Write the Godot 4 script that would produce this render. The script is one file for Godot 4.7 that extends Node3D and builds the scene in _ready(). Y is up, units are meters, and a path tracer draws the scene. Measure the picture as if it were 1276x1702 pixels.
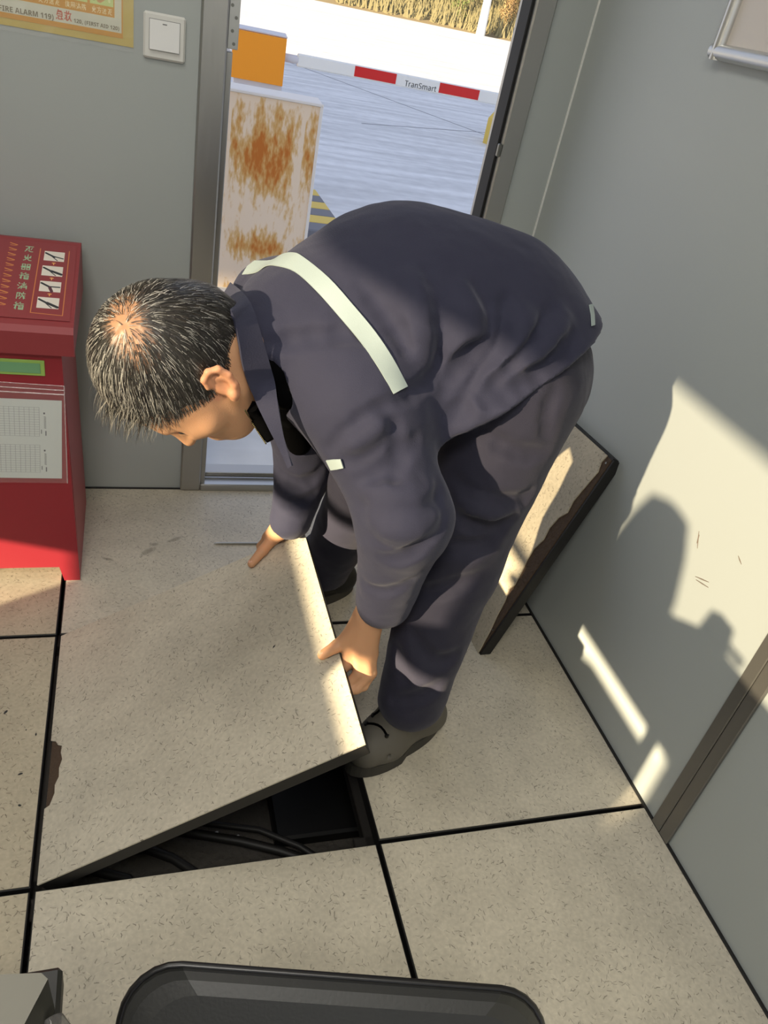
extends Node3D

# ---------------------------------------------------------------- helpers
var names := {}
var M := {}

func numbered(called: String) -> String:
	if not names.has(called):
		names[called] = 0
		return called
	names[called] += 1
	return "%s_%03d" % [called, names[called]]

func tag(o: Node3D, label: String, category: String, group := "") -> Node3D:
	o.set_meta("label", label)
	o.set_meta("category", category)
	if group != "":
		o.set_meta("group", group)
	return o

func thing(called: String, label: String, category: String, at := Vector3.ZERO, group := "") -> Node3D:
	var o := Node3D.new()
	o.name = numbered(called)
	add_child(o)
	o.position = at
	tag(o, label, category, group)
	return o

func structure(called: String, at := Vector3.ZERO) -> Node3D:
	var o := Node3D.new()
	o.name = numbered(called)
	add_child(o)
	o.position = at
	o.set_meta("kind", "structure")
	return o

func ST() -> SurfaceTool:
	var st := SurfaceTool.new()
	st.begin(Mesh.PRIMITIVE_TRIANGLES)
	return st

func put(called: String, st: SurfaceTool, m: Material, parent: Node3D) -> MeshInstance3D:
	var o := MeshInstance3D.new()
	o.name = numbered(called) if parent == self else called
	o.mesh = st.commit()
	o.material_override = m
	o.cast_shadow = GeometryInstance3D.SHADOW_CASTING_SETTING_ON
	parent.add_child(o, true)
	return o

func put_mesh(called: String, mesh: Mesh, m: Material, parent: Node3D, at := Vector3.ZERO) -> MeshInstance3D:
	var o := MeshInstance3D.new()
	o.name = numbered(called) if parent == self else called
	o.mesh = mesh
	o.material_override = m
	parent.add_child(o, true)
	o.position = at
	return o

func tri(st: SurfaceTool, a: Vector3, b: Vector3, c: Vector3, n: Vector3, ua := Vector2.ZERO, ub := Vector2.ZERO, uc := Vector2.ZERO) -> void:
	if (b - a).cross(c - a).dot(n) > 0.0:
		var t := b; b = c; c = t
		var u := ub; ub = uc; uc = u
	st.set_normal(n); st.set_uv(ua); st.add_vertex(a)
	st.set_normal(n); st.set_uv(ub); st.add_vertex(b)
	st.set_normal(n); st.set_uv(uc); st.add_vertex(c)

func quad(st: SurfaceTool, a: Vector3, b: Vector3, c: Vector3, d: Vector3, n: Vector3, u0 := Vector2.ZERO, u1 := Vector2(1, 1)) -> void:
	tri(st, a, b, c, n, u0, Vector2(u1.x, u0.y), u1)
	tri(st, a, c, d, n, u0, u1, Vector2(u0.x, u1.y))

# a chamfered box
func box(st: SurfaceTool, c: Vector3, s: Vector3, bev := 0.002, basis := Basis.IDENTITY) -> void:
	var h := s * 0.5
	bev = minf(bev, minf(h.x, minf(h.y, h.z)) * 0.9)
	var P := func(sx: float, sy: float, sz: float, ax: int) -> Vector3:
		var v := Vector3(sx * (h.x - (0.0 if ax == 0 else bev)), sy * (h.y - (0.0 if ax == 1 else bev)), sz * (h.z - (0.0 if ax == 2 else bev)))
		return c + basis * v
	for sg in [-1.0, 1.0]:
		quad(st, P.call(sg, -1, -1, 0), P.call(sg, -1, 1, 0), P.call(sg, 1, 1, 0), P.call(sg, 1, -1, 0), basis * Vector3(sg, 0, 0))
		quad(st, P.call(-1, sg, -1, 1), P.call(1, sg, -1, 1), P.call(1, sg, 1, 1), P.call(-1, sg, 1, 1), basis * Vector3(0, sg, 0))
		quad(st, P.call(-1, -1, sg, 2), P.call(1, -1, sg, 2), P.call(1, 1, sg, 2), P.call(-1, 1, sg, 2), basis * Vector3(0, 0, sg))
	if bev <= 0.0:
		return
	for s1 in [-1.0, 1.0]:
		for s2 in [-1.0, 1.0]:
			quad(st, P.call(s1, s2, -1, 0), P.call(s1, s2, 1, 0), P.call(s1, s2, 1, 1), P.call(s1, s2, -1, 1), basis * Vector3(s1, s2, 0).normalized())
			quad(st, P.call(s1, -1, s2, 0), P.call(s1, 1, s2, 0), P.call(s1, 1, s2, 2), P.call(s1, -1, s2, 2), basis * Vector3(s1, 0, s2).normalized())
			quad(st, P.call(-1, s1, s2, 1), P.call(1, s1, s2, 1), P.call(1, s1, s2, 2), P.call(-1, s1, s2, 2), basis * Vector3(0, s1, s2).normalized())
			for s3 in [-1.0, 1.0]:
				tri(st, P.call(s1, s2, s3, 0), P.call(s1, s2, s3, 1), P.call(s1, s2, s3, 2), basis * Vector3(s1, s2, s3).normalized())

func ab(st: SurfaceTool, a: Vector3, b: Vector3, bev := 0.002) -> void:   # box by two corners
	box(st, (a + b) * 0.5, (b - a).abs(), bev)

# polygon (x,y) extruded along z of the transform, from 0 to depth
func prism(st: SurfaceTool, poly: PackedVector2Array, xf: Transform3D, depth: float, smooth := false) -> void:
	if Geometry2D.is_polygon_clockwise(poly):
		poly.reverse()
	var idx := Geometry2D.triangulate_polygon(poly)
	var nz := xf.basis * Vector3(0, 0, 1)
	for z in [0.0, depth]:
		var n: Vector3 = nz if (z > 0.0) == (depth > 0.0) and z != 0.0 else -nz
		if depth < 0.0:
			n = -nz if z != 0.0 else nz
		for i in range(0, idx.size(), 3):
			var p := poly[idx[i]]; var q := poly[idx[i + 1]]; var r := poly[idx[i + 2]]
			tri(st, xf * Vector3(p.x, p.y, z), xf * Vector3(q.x, q.y, z), xf * Vector3(r.x, r.y, z), n.normalized(), p, q, r)
	var k := poly.size()
	for i in k:
		var p := poly[i]; var q := poly[(i + 1) % k]
		var e := q - p
		var n := (xf.basis * Vector3(e.y, -e.x, 0)).normalized()
		quad(st, xf * Vector3(p.x, p.y, 0), xf * Vector3(q.x, q.y, 0), xf * Vector3(q.x, q.y, depth), xf * Vector3(p.x, p.y, depth), n)

# tube along points with radii
func tube(st: SurfaceTool, pts: Array, rad, sides := 10, caps := true, squash := 1.0, up := Vector3.UP) -> void:
	var n := pts.size()
	var rings := []
	var prev_u := Vector3.ZERO
	for i in n:
		var t: Vector3 = (pts[mini(i + 1, n - 1)] - pts[maxi(i - 1, 0)]).normalized()
		var u: Vector3 = (up - t * up.dot(t)) if prev_u == Vector3.ZERO else (prev_u - t * prev_u.dot(t))
		if u.length() < 0.01:
			u = t.cross(Vector3(0.31, 0.2, 0.93))
		u = u.normalized()
		prev_u = u
		var v := t.cross(u)
		var r: float = rad[i] if rad is Array else rad
		var ring := []
		for k in sides:
			var a := TAU * k / sides
			ring.append([pts[i] + (u * cos(a) * squash + v * sin(a)) * r, (u * cos(a) + v * sin(a) * squash).normalized()])
		rings.append(ring)
	for i in n - 1:
		for k in sides:
			var k2 := (k + 1) % sides
			var q := [rings[i][k], rings[i][k2], rings[i + 1][k2], rings[i + 1][k]]
			for tt in [[0, 1, 2], [0, 2, 3]]:
				var o = tt.duplicate()
				if (q[o[1]][0] - q[o[0]][0]).cross(q[o[2]][0] - q[o[0]][0]).dot(q[o[0]][1] + q[o[1]][1] + q[o[2]][1]) > 0.0:
					o = [o[0], o[2], o[1]]
				for j in o:
					st.set_normal(q[j][1]); st.set_uv(Vector2.ZERO); st.add_vertex(q[j][0])
	if caps:
		for e in [0, n - 1]:
			var t: Vector3 = (pts[0] - pts[1]).normalized() if e == 0 else (pts[n - 1] - pts[n - 2]).normalized()
			for k in sides:
				tri(st, pts[e], rings[e][k][0], rings[e][(k + 1) % sides][0], t)

func smat(color: Color, rough := 0.6, metal := 0.0, spec := 0.5) -> StandardMaterial3D:
	var m := StandardMaterial3D.new()
	m.albedo_color = color
	m.roughness = rough
	m.metallic = metal
	m.metallic_specular = spec
	return m

func tex(im: Image) -> ImageTexture:
	return ImageTexture.create_from_image(im)

func noise_map(freq: float, strength: float, size := 256, octaves := 3, seed_ := 1) -> NoiseTexture2D:
	var t := NoiseTexture2D.new()
	var n := FastNoiseLite.new()
	n.noise_type = FastNoiseLite.TYPE_SIMPLEX_SMOOTH
	n.frequency = freq
	n.fractal_octaves = octaves
	n.seed = seed_
	t.noise = n
	t.width = size
	t.height = size
	t.seamless = true
	t.as_normal_map = true
	t.bump_strength = strength
	return t

func line(im: Image, a: Vector2, b: Vector2, w: float, c: Color) -> void:
	var lo := Vector2(minf(a.x, b.x) - w, minf(a.y, b.y) - w)
	var hi := Vector2(maxf(a.x, b.x) + w, maxf(a.y, b.y) + w)
	var d := b - a
	var l2 := maxf(d.length_squared(), 1e-6)
	for y in range(maxi(0, int(lo.y)), mini(im.get_height(), int(hi.y) + 2)):
		for x in range(maxi(0, int(lo.x)), mini(im.get_width(), int(hi.x) + 2)):
			var p := Vector2(x, y) - a
			var h := clampf(p.dot(d) / l2, 0, 1)
			var k := clampf(w * 0.5 + 0.5 - (p - d * h).length(), 0, 1)
			if k > 0.0:
				im.set_pixel(x, y, im.get_pixel(x, y).lerp(c, k * c.a))

# strokes of characters on a ten by ten grid, as printed on the signs
const GLYPH := {
	"火": "50 53 38 19,53 57 79 99,22 25 34 36,82 85 74 66",
	"灭": "11 91 91 91,55 51 35 19,56 58 79 99,25 37 37 37,83 76 76 76",
	"消": "11 22 22 22,04 15 15 15,19 28 36 36,60 64 64 64,42 53 53 53,82 73 73 73,45 95 95 99,45 49 49 49,47 97 97 97",
	"防": "11 41 41 33,11 19 19 19,33 45 45 26,70 71 71 71,52 98 98 52,52 92 92 92,75 88 88 89,65 65 57 49,75 95 95 95",
	"器": "11 41 41 44,11 14 14 44,61 91 91 94,61 64 64 94,05 95 95 95,16 46 46 49,16 19 19 49,66 96 96 99,66 69 69 99",
	"箱": "20 11 11 11,22 42 42 42,60 51 51 51,62 92 92 92,04 44 44 44,23 29 29 29,24 18 18 18,54 94 94 99,54 59 59 99,56 96 96 96,58 98 98 98",
	"使": "20 14 14 14,13 19 19 19,32 92 92 92,60 66 66 39,44 84 84 87,44 47 47 87,46 78 78 99",
	"用": "11 91 91 99,11 15 15 09,14 94 94 94,16 96 96 96,51 59 59 59",
	"方": "50 51 51 51,02 92 92 92,42 45 45 19,45 85 85 78,78 69 69 59",
	"法": "11 22 22 22,04 15 15 15,09 26 26 26,62 62 62 66,42 82 82 82,34 94 94 94,54 39 39 89,76 89 89 89",
	"报": "02 42 42 42,20 29 29 18,06 44 44 44,51 91 91 83,51 59 59 59,55 85 85 59,66 99 99 99",
	"急": "30 15 15 15,31 71 71 62,22 82 82 86,24 84 84 84,26 86 86 86,18 09 09 09,37 39 39 79,79 77 77 77,88 99 99 99",
	"救": "02 52 52 52,30 39 39 28,14 25 25 25,08 35 35 35,60 53 53 53,62 92 92 92,82 76 76 49,65 99 99 99",
	"警": "11 91 91 91,22 42 42 44,24 44 44 44,62 54 54 54,63 95 95 95,36 76 76 76,27 77 77 77,28 78 78 78,39 69 69 69,45 95 95 95",
}

func glyph(im: Image, ch: String, at: Vector2, ex: Vector2, ey: Vector2, w: float, c: Color) -> void:
	for s in GLYPH[ch].split(","):
		var q: PackedStringArray = s.split(" ")
		for i in q.size() - 1:
			var a := Vector2(int(q[i][0]), int(q[i][1])) / 10.0
			var b := Vector2(int(q[i + 1][0]), int(q[i + 1][1])) / 10.0
			if a != b:
				line(im, at + ex * a.x + ey * a.y, at + ex * b.x + ey * b.y, w, c)

func lettering(called: String, text: String, height: float, m: Material, parent: Node3D, xf: Transform3D, bold := false, depth := 0.0006) -> MeshInstance3D:
	var t := TextMesh.new()
	var f := SystemFont.new()
	f.font_names = PackedStringArray(["Droid Sans"])
	if bold:
		f.font_weight = 700
	t.font = f
	t.text = text
	t.font_size = 64
	t.pixel_size = height / 46.0
	t.depth = depth
	t.curve_step = 2.0
	t.horizontal_alignment = HORIZONTAL_ALIGNMENT_LEFT
	var o := put_mesh(called, t, m, parent)
	o.transform = xf
	return o

# ---------------------------------------------------------------- the scene
func _ready() -> void:
	var cam := Camera3D.new()
	cam.name = "camera"
	add_child(cam)
	cam.fov = 2.0 * rad_to_deg(atan(851.0 / 1295.4))
	cam.keep_aspect = Camera3D.KEEP_HEIGHT
	cam.near = 0.02
	cam.transform = Transform3D(Basis.from_euler(Vector3(-0.58255, -0.38169, 0.21874)), Vector3(0.151, 1.325, 1.986))
	cam.current = true

	var env := Environment.new()
	var sky := Sky.new()
	var sm := ProceduralSkyMaterial.new()
	sm.sky_top_color = Color(0.68, 0.725, 0.83)
	sm.sky_horizon_color = Color(0.86, 0.88, 0.92)
	sm.sky_curve = 0.2
	sm.ground_bottom_color = Color(0.5, 0.5, 0.5)
	sm.ground_horizon_color = Color(0.72, 0.72, 0.72)
	sky.sky_material = sm
	env.background_mode = Environment.BG_SKY
	env.sky = sky
	env.background_energy_multiplier = 1.2
	env.tonemap_mode = Environment.TONE_MAPPER_LINEAR
	env.tonemap_exposure = 1.13
	env.sdfgi_enabled = true
	env.ssao_enabled = true
	env.ssil_enabled = true
	var we := WorldEnvironment.new()
	we.name = "world_environment"
	we.environment = env
	add_child(we)

	var sun := DirectionalLight3D.new()
	sun.name = "sun"
	add_child(sun)
	sun.look_at_from_position(Vector3(-0.79, 0.21, 0.42), Vector3.ZERO, Vector3.UP)
	sun.light_color = Color(1.0, 0.92, 0.77)
	sun.light_energy = 4.5
	sun.light_angular_distance = 0.9
	sun.shadow_enabled = true

	# two ceiling lamps of the booth
	materials()
	for z in [0.95, 2.45]:
		var lp := structure("ceiling_lamp", Vector3(-0.15, 2.44, z))
		var ls := ST(); ab(ls, Vector3(-0.31, -0.012, -0.31), Vector3(0.31, 0.01, 0.31), 0.003); put("frame", ls, M.white_plastic, lp)
		ls = ST(); ab(ls, Vector3(-0.29, -0.016, -0.29), Vector3(0.29, -0.011, 0.29), 0.001); put("lamp_panel", ls, M.lamp, lp)
		var al := AreaLight3D.new()
		al.name = "panel_light"
		lp.add_child(al)
		al.position = Vector3(0, -0.02, 0)
		al.rotation.x = -PI / 2
		al.area_size = Vector2(0.58, 0.58)
		al.light_color = Color(1.0, 0.985, 0.955)
		al.light_energy = 0.7 if z < 1.5 else 2.5
		al.area_range = 12.0
		al.area_attenuation = 2.0
		al.shadow_enabled = true
	room()
	outdoors()
	fire_box()
	wall_things()
	panels()
	foreground()
	person()

func materials() -> void:
	var rng := RandomNumberGenerator.new()
	rng.seed = 7
	# laminate of the floor panels: beige with short grey-brown flecks
	var S := 1024
	var im := Image.create(S, S, false, Image.FORMAT_RGB8)
	var big := FastNoiseLite.new(); big.seed = 4; big.frequency = 0.004; big.fractal_octaves = 4
	var fine := FastNoiseLite.new(); fine.seed = 9; fine.frequency = 0.05; fine.fractal_octaves = 2
	for y in S:
		for x in S:
			var k := 1.0 + 0.06 * big.get_noise_2d(x, y) + 0.05 * fine.get_noise_2d(x, y)
			im.set_pixel(x, y, Color(0.76 * k, 0.73 * k, 0.665 * k))
	for i in 3000:
		var a := Vector2(rng.randf() * S, rng.randf() * S)
		var d := Vector2.from_angle(rng.randf() * TAU) * rng.randf_range(3, 9)
		var d2 := d.rotated(rng.randf_range(-0.9, 0.9)) * rng.randf_range(0.3, 1.0)
		var c := Color(0.40, 0.38, 0.34, rng.randf_range(0.25, 0.8))
		if rng.randf() < 0.25:
			c = Color(0.84, 0.81, 0.74, 0.6)
		var w := rng.randf_range(1.0, 2.2)
		line(im, a, a + d, w, c)
		line(im, a + d, a + d + d2, w, c)
	var lam := smat(Color.WHITE, 0.42, 0.0, 0.45)
	lam.albedo_texture = tex(im)
	M.laminate = lam
	var lam2 := lam.duplicate()
	lam2.albedo_color = Color(0.93, 0.915, 0.88)
	M.laminate_worn = lam2
	M.trim_black = smat(Color(0.09, 0.085, 0.085), 0.55)
	M.core = smat(Color(0.30, 0.24, 0.19), 0.95)
	var cn := noise_map(0.03, 6.0, 256, 4, 5)
	M.core.normal_enabled = true
	M.core.normal_texture = cn
	M.core.uv1_triplanar = true
	M.core.uv1_scale = Vector3(8, 8, 8)
	M.steel_dark = smat(Color(0.22, 0.21, 0.20), 0.5, 0.5)
	# painted sandwich panels
	var wp := smat(Color(0.67, 0.692, 0.685), 0.38, 0.0, 0.5)
	wp.normal_enabled = true
	wp.normal_texture = noise_map(0.006, 0.6, 256, 2, 3)
	wp.normal_scale = 0.25
	wp.uv1_triplanar = true
	wp.uv1_scale = Vector3(1.2, 1.2, 1.2)
	M.wall = wp
	M.seam = smat(Color(0.86, 0.87, 0.85), 0.5)
	M.ceiling = smat(Color(0.85, 0.85, 0.84), 0.8)
	var al := smat(Color(0.69, 0.685, 0.67), 0.34, 0.85)
	al.normal_enabled = true
	al.normal_texture = noise_map(0.02, 1.5, 256, 2, 8)
	al.normal_scale = 0.15
	al.uv1_triplanar = true
	al.uv1_scale = Vector3(14, 0.6, 14)
	M.aluminium = al
	M.steel = smat(Color(0.72, 0.72, 0.71), 0.28, 0.9)
	M.gasket = smat(Color(0.03, 0.03, 0.03), 0.6)
	M.screw = smat(Color(0.5, 0.5, 0.48), 0.35, 0.9)
	M.recess = smat(Color(0.05, 0.05, 0.05), 0.7)
	var gl := smat(Color(0.9, 0.95, 0.95, 0.08), 0.02)
	gl.transparency = BaseMaterial3D.TRANSPARENCY_ALPHA
	M.glass = gl
	# ground outside: brushed concrete
	var gi := Image.create(512, 512, false, Image.FORMAT_RGB8)
	var g1 := FastNoiseLite.new(); g1.seed = 21; g1.frequency = 0.012; g1.fractal_octaves = 4
	for y in 512:
		for x in 512:
			var k := 1.0 + 0.13 * g1.get_noise_2d(x * 0.35, y * 3.2) + 0.05 * g1.get_noise_2d(x * 5.0 + 900.0, y * 5.0)
			gi.set_pixel(x, y, Color(0.84 * k, 0.84 * k, 0.835 * k))
	var gm := smat(Color.WHITE, 0.75)
	gm.albedo_texture = tex(gi)
	gm.uv1_triplanar = true
	gm.uv1_world_triplanar = true
	gm.uv1_scale = Vector3(0.16, 0.16, 0.16)
	M.concrete = gm
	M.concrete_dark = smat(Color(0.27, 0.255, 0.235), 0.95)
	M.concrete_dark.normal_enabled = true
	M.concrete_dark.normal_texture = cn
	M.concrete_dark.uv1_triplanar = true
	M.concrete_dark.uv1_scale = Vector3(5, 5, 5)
	M.joint = smat(Color(0.56, 0.56, 0.57), 0.9)
	M.red = smat(Color(0.59, 0.16, 0.20), 0.4)
	M.red_light = smat(Color(0.58, 0.22, 0.24), 0.5)
	M.white_plastic = smat(Color(0.86, 0.86, 0.84), 0.3)
	M.black_plastic = smat(Color(0.035, 0.035, 0.035), 0.5)
	M.vinyl = smat(Color(0.13, 0.13, 0.125), 0.5)
	M.vinyl.normal_enabled = true
	M.vinyl.normal_texture = noise_map(0.09, 3.0, 256, 2, 12)
	M.vinyl.uv1_triplanar = true
	M.vinyl.uv1_scale = Vector3(9, 9, 9)
	M.vinyl.normal_scale = 0.08
	M.ink = smat(Color(0.2, 0.2, 0.2), 0.8)

	M.steel_dark2 = smat(Color(0.47, 0.46, 0.44), 0.4, 0.6)
	M.orange = smat(Color(0.95, 0.60, 0.10), 0.45)
	M.pale_grey = smat(Color(0.82, 0.82, 0.84), 0.5)
	M.boom = smat(Color(0.92, 0.92, 0.90), 0.4)
	M.reflect_red = smat(Color(0.82, 0.08, 0.08), 0.3)
	M.cabinet_white = smat(Color(0.93, 0.90, 0.86), 0.6)
	var ri := Image.create(512, 768, false, Image.FORMAT_RGB8)
	var r1 := FastNoiseLite.new(); r1.seed = 31; r1.frequency = 0.006; r1.fractal_octaves = 5
	var r2 := FastNoiseLite.new(); r2.seed = 32; r2.frequency = 0.03; r2.fractal_octaves = 4
	for y in 768:
		for x in 512:
			var v := y / 768.0
			var u := x / 512.0
			var band := exp(-pow((v - 0.70) / 0.19, 2.0)) * 0.95 + exp(-pow((v - 0.20) / 0.09, 2.0)) * 0.75 + 0.25 * exp(-pow((v - 0.94) / 0.06, 2.0))
			band *= clampf(1.15 - 1.25 * pow(absf(u - 0.55) * 1.25, 1.6) - clampf((u - 0.8) * 4.0, 0.0, 0.9), 0.0, 1.2)
			var k := clampf((band + 0.55 * r1.get_noise_2d(x * 1.6, y * 0.7) + 0.4 * r2.get_noise_2d(x, y * 0.6) - 0.12) * 0.95, 0.0, 1.0)
			var c := Color(0.96, 0.87, 0.76).lerp(Color(0.86, 0.68, 0.42), smoothstep(0.0, 0.55, k)).lerp(Color(0.78, 0.45, 0.16), smoothstep(0.4, 1.0, k))
			ri.set_pixel(x, y, c)
	M.rust = smat(Color.WHITE, 0.8)
	M.rust.albedo_texture = tex(ri)
	M.rust.uv1_scale = Vector3(1.0 / 0.6, -1.0 / 0.94, 1)
	M.rust.uv1_offset = Vector3(0.5, 1.0, 0)
	M.hazard_yellow = smat(Color(0.86, 0.74, 0.36), 0.7)
	M.hazard_grey = smat(Color(0.45, 0.45, 0.47), 0.7)
	M.dry_earth = smat(Color(0.52, 0.46, 0.34), 0.95)
	M.bark = smat(Color(0.42, 0.36, 0.28), 0.9)
	M.leaf_olive = smat(Color(0.56, 0.52, 0.37), 0.8)
	M.leaf_brown = smat(Color(0.60, 0.49, 0.34), 0.8)
	M.leaf_green = smat(Color(0.42, 0.47, 0.26), 0.8)
	M.green_strip = smat(Color(0.62, 0.76, 0.38), 0.4)
	M.green_card = smat(Color(0.46, 0.66, 0.48), 0.4)
	var fm := smat(Color(1, 1, 1, 0.07), 0.08)
	fm.transparency = BaseMaterial3D.TRANSPARENCY_ALPHA
	M.film = fm
	var fe := smat(Color(1, 0.95, 0.95, 0.25), 0.1)
	fe.transparency = BaseMaterial3D.TRANSPARENCY_ALPHA
	M.film_edge = fe
	M.white_gloss = smat(Color(0.90, 0.90, 0.89), 0.12)
	M.grey_plastic = smat(Color(0.5, 0.5, 0.5), 0.5)
	M.notice_border = smat(Color(0.78, 0.70, 0.38), 0.5)
	M.notice_ink = smat(Color(0.50, 0.46, 0.36), 0.6)
	M.board = smat(Color(0.80, 0.77, 0.74), 0.35)
	M.silver = smat(Color(0.80, 0.80, 0.79), 0.3, 0.75)
	M.scuff = smat(Color(0.45, 0.40, 0.36), 0.7)
	M.cable = smat(Color(0.11, 0.105, 0.10), 0.55)
	M.piping = smat(Color(0.07, 0.062, 0.062), 0.35)
	M.desk_top = smat(Color(0.06, 0.058, 0.055), 0.45)
	M.gunmetal = smat(Color(0.34, 0.335, 0.31), 0.38, 0.6)
	var cp := smat(Color(0.38, 0.37, 0.36, 0.55), 0.08)
	cp.transparency = BaseMaterial3D.TRANSPARENCY_ALPHA
	M.clear_plastic = cp
	var lmp := smat(Color(0.95, 0.95, 0.93), 0.6)
	lmp.emission_enabled = true
	lmp.emission = Color(1.0, 0.95, 0.86)
	lmp.emission_energy_multiplier = 1.2
	M.lamp = lmp
	var tg := smat(Color(0.25, 0.28, 0.28, 0.31), 0.05)
	tg.transparency = BaseMaterial3D.TRANSPARENCY_ALPHA
	M.tinted_glass = tg
	# the man
	var sk := smat(Color.WHITE, 0.5, 0.0, 0.4)
	sk.vertex_color_use_as_albedo = true
	sk.subsurf_scatter_enabled = true
	sk.subsurf_scatter_strength = 0.12
	sk.normal_enabled = true
	sk.normal_texture = noise_map(0.12, 2.0, 256, 3, 17)
	sk.normal_scale = 0.25
	sk.uv1_triplanar = true
	sk.uv1_scale = Vector3(14, 14, 14)
	M.skin = sk
	M.nail = smat(Color(0.86, 0.66, 0.56), 0.3)
	M.eye = smat(Color(0.25, 0.2, 0.17), 0.15)
	var hm := smat(Color.WHITE, 0.45, 0.0, 0.5)
	hm.vertex_color_use_as_albedo = true
	M.hair = hm
	var weave := noise_map(0.16, 3.0, 512, 2, 22)
	var cl := smat(Color(0.178, 0.181, 0.25), 0.8, 0.0, 0.35)
	cl.normal_enabled = true
	cl.normal_texture = weave
	cl.normal_scale = 0.3
	cl.uv1_triplanar = true
	cl.uv1_scale = Vector3(5, 5, 5)
	cl.rim_enabled = true
	cl.rim = 0.9
	cl.rim_tint = 0.6
	M.cloth = cl
	var tr := cl.duplicate()
	tr.albedo_color = Color(0.174, 0.171, 0.225)
	M.trousers = tr
	M.black_cloth = smat(Color(0.012, 0.012, 0.014), 0.95, 0.0, 0.15)
	M.reflective = smat(Color(0.64, 0.69, 0.68), 0.42, 0.0, 0.5)
	M.reflective.normal_enabled = true
	M.reflective.normal_texture = weave
	M.reflective.normal_scale = 0.25
	M.reflective.uv1_triplanar = true
	M.reflective.uv1_scale = Vector3(7, 7, 7)
	M.brass = smat(Color(0.45, 0.42, 0.30), 0.4, 0.8)
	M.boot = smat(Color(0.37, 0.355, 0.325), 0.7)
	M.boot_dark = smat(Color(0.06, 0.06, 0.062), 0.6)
	M.sole = smat(Color(0.22, 0.21, 0.19), 0.8)
	var smg := smat(Color(0.28, 0.25, 0.21, 0.035), 0.9)
	smg.transparency = BaseMaterial3D.TRANSPARENCY_ALPHA
	M.smudge = smg
# one raised-floor panel: laminate top with a slim black edge trim, corner at its origin
var tile_meshes := []
func tile_mesh(turns: int) -> Array:
	var g := 0.0035
	var st := ST()
	var y := 0.0
	var lo := g + 0.0025; var hi := 0.6 - g - 0.0025
	var c := [Vector3(lo, y, lo), Vector3(hi, y, lo), Vector3(hi, y, hi), Vector3(lo, y, hi)]
	var uv := [Vector2(0, 0), Vector2(1, 0), Vector2(1, 1), Vector2(0, 1)]
	for t in [[0, 1, 2], [0, 2, 3]]:
		tri(st, c[t[0]], c[t[1]], c[t[2]], Vector3.UP, uv[(t[0] + turns) % 4], uv[(t[1] + turns) % 4], uv[(t[2] + turns) % 4])
	# rim of the laminate
	for i in 4:
		var a: Vector3 = c[i]; var b: Vector3 = c[(i + 1) % 4]
		var n := (b - a).cross(Vector3.UP).normalized() * -1.0
		n = ((a + b) * 0.5 - Vector3(0.3, y, 0.3)).normalized()
		quad(st, a, b, b - Vector3(0, 0.003, 0), a - Vector3(0, 0.003, 0), n)
	var s2 := ST()
	ab(s2, Vector3(g, -0.032, g), Vector3(0.6 - g, -0.0015, 0.6 - g), 0.001)
	return [st.commit(), s2.commit()]

func tile(parent: Node3D, at: Vector3, turns: int, worn := false) -> MeshInstance3D:
	if tile_meshes.is_empty():
		for k in 4:
			tile_meshes.append(tile_mesh(k))
	var o := put_mesh("floor_tile", tile_meshes[turns % 4][0], M.laminate_worn if worn else M.laminate, parent, at)
	put_mesh("edge_trim", tile_meshes[turns % 4][1], M.trim_black, o)
	return o

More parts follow.
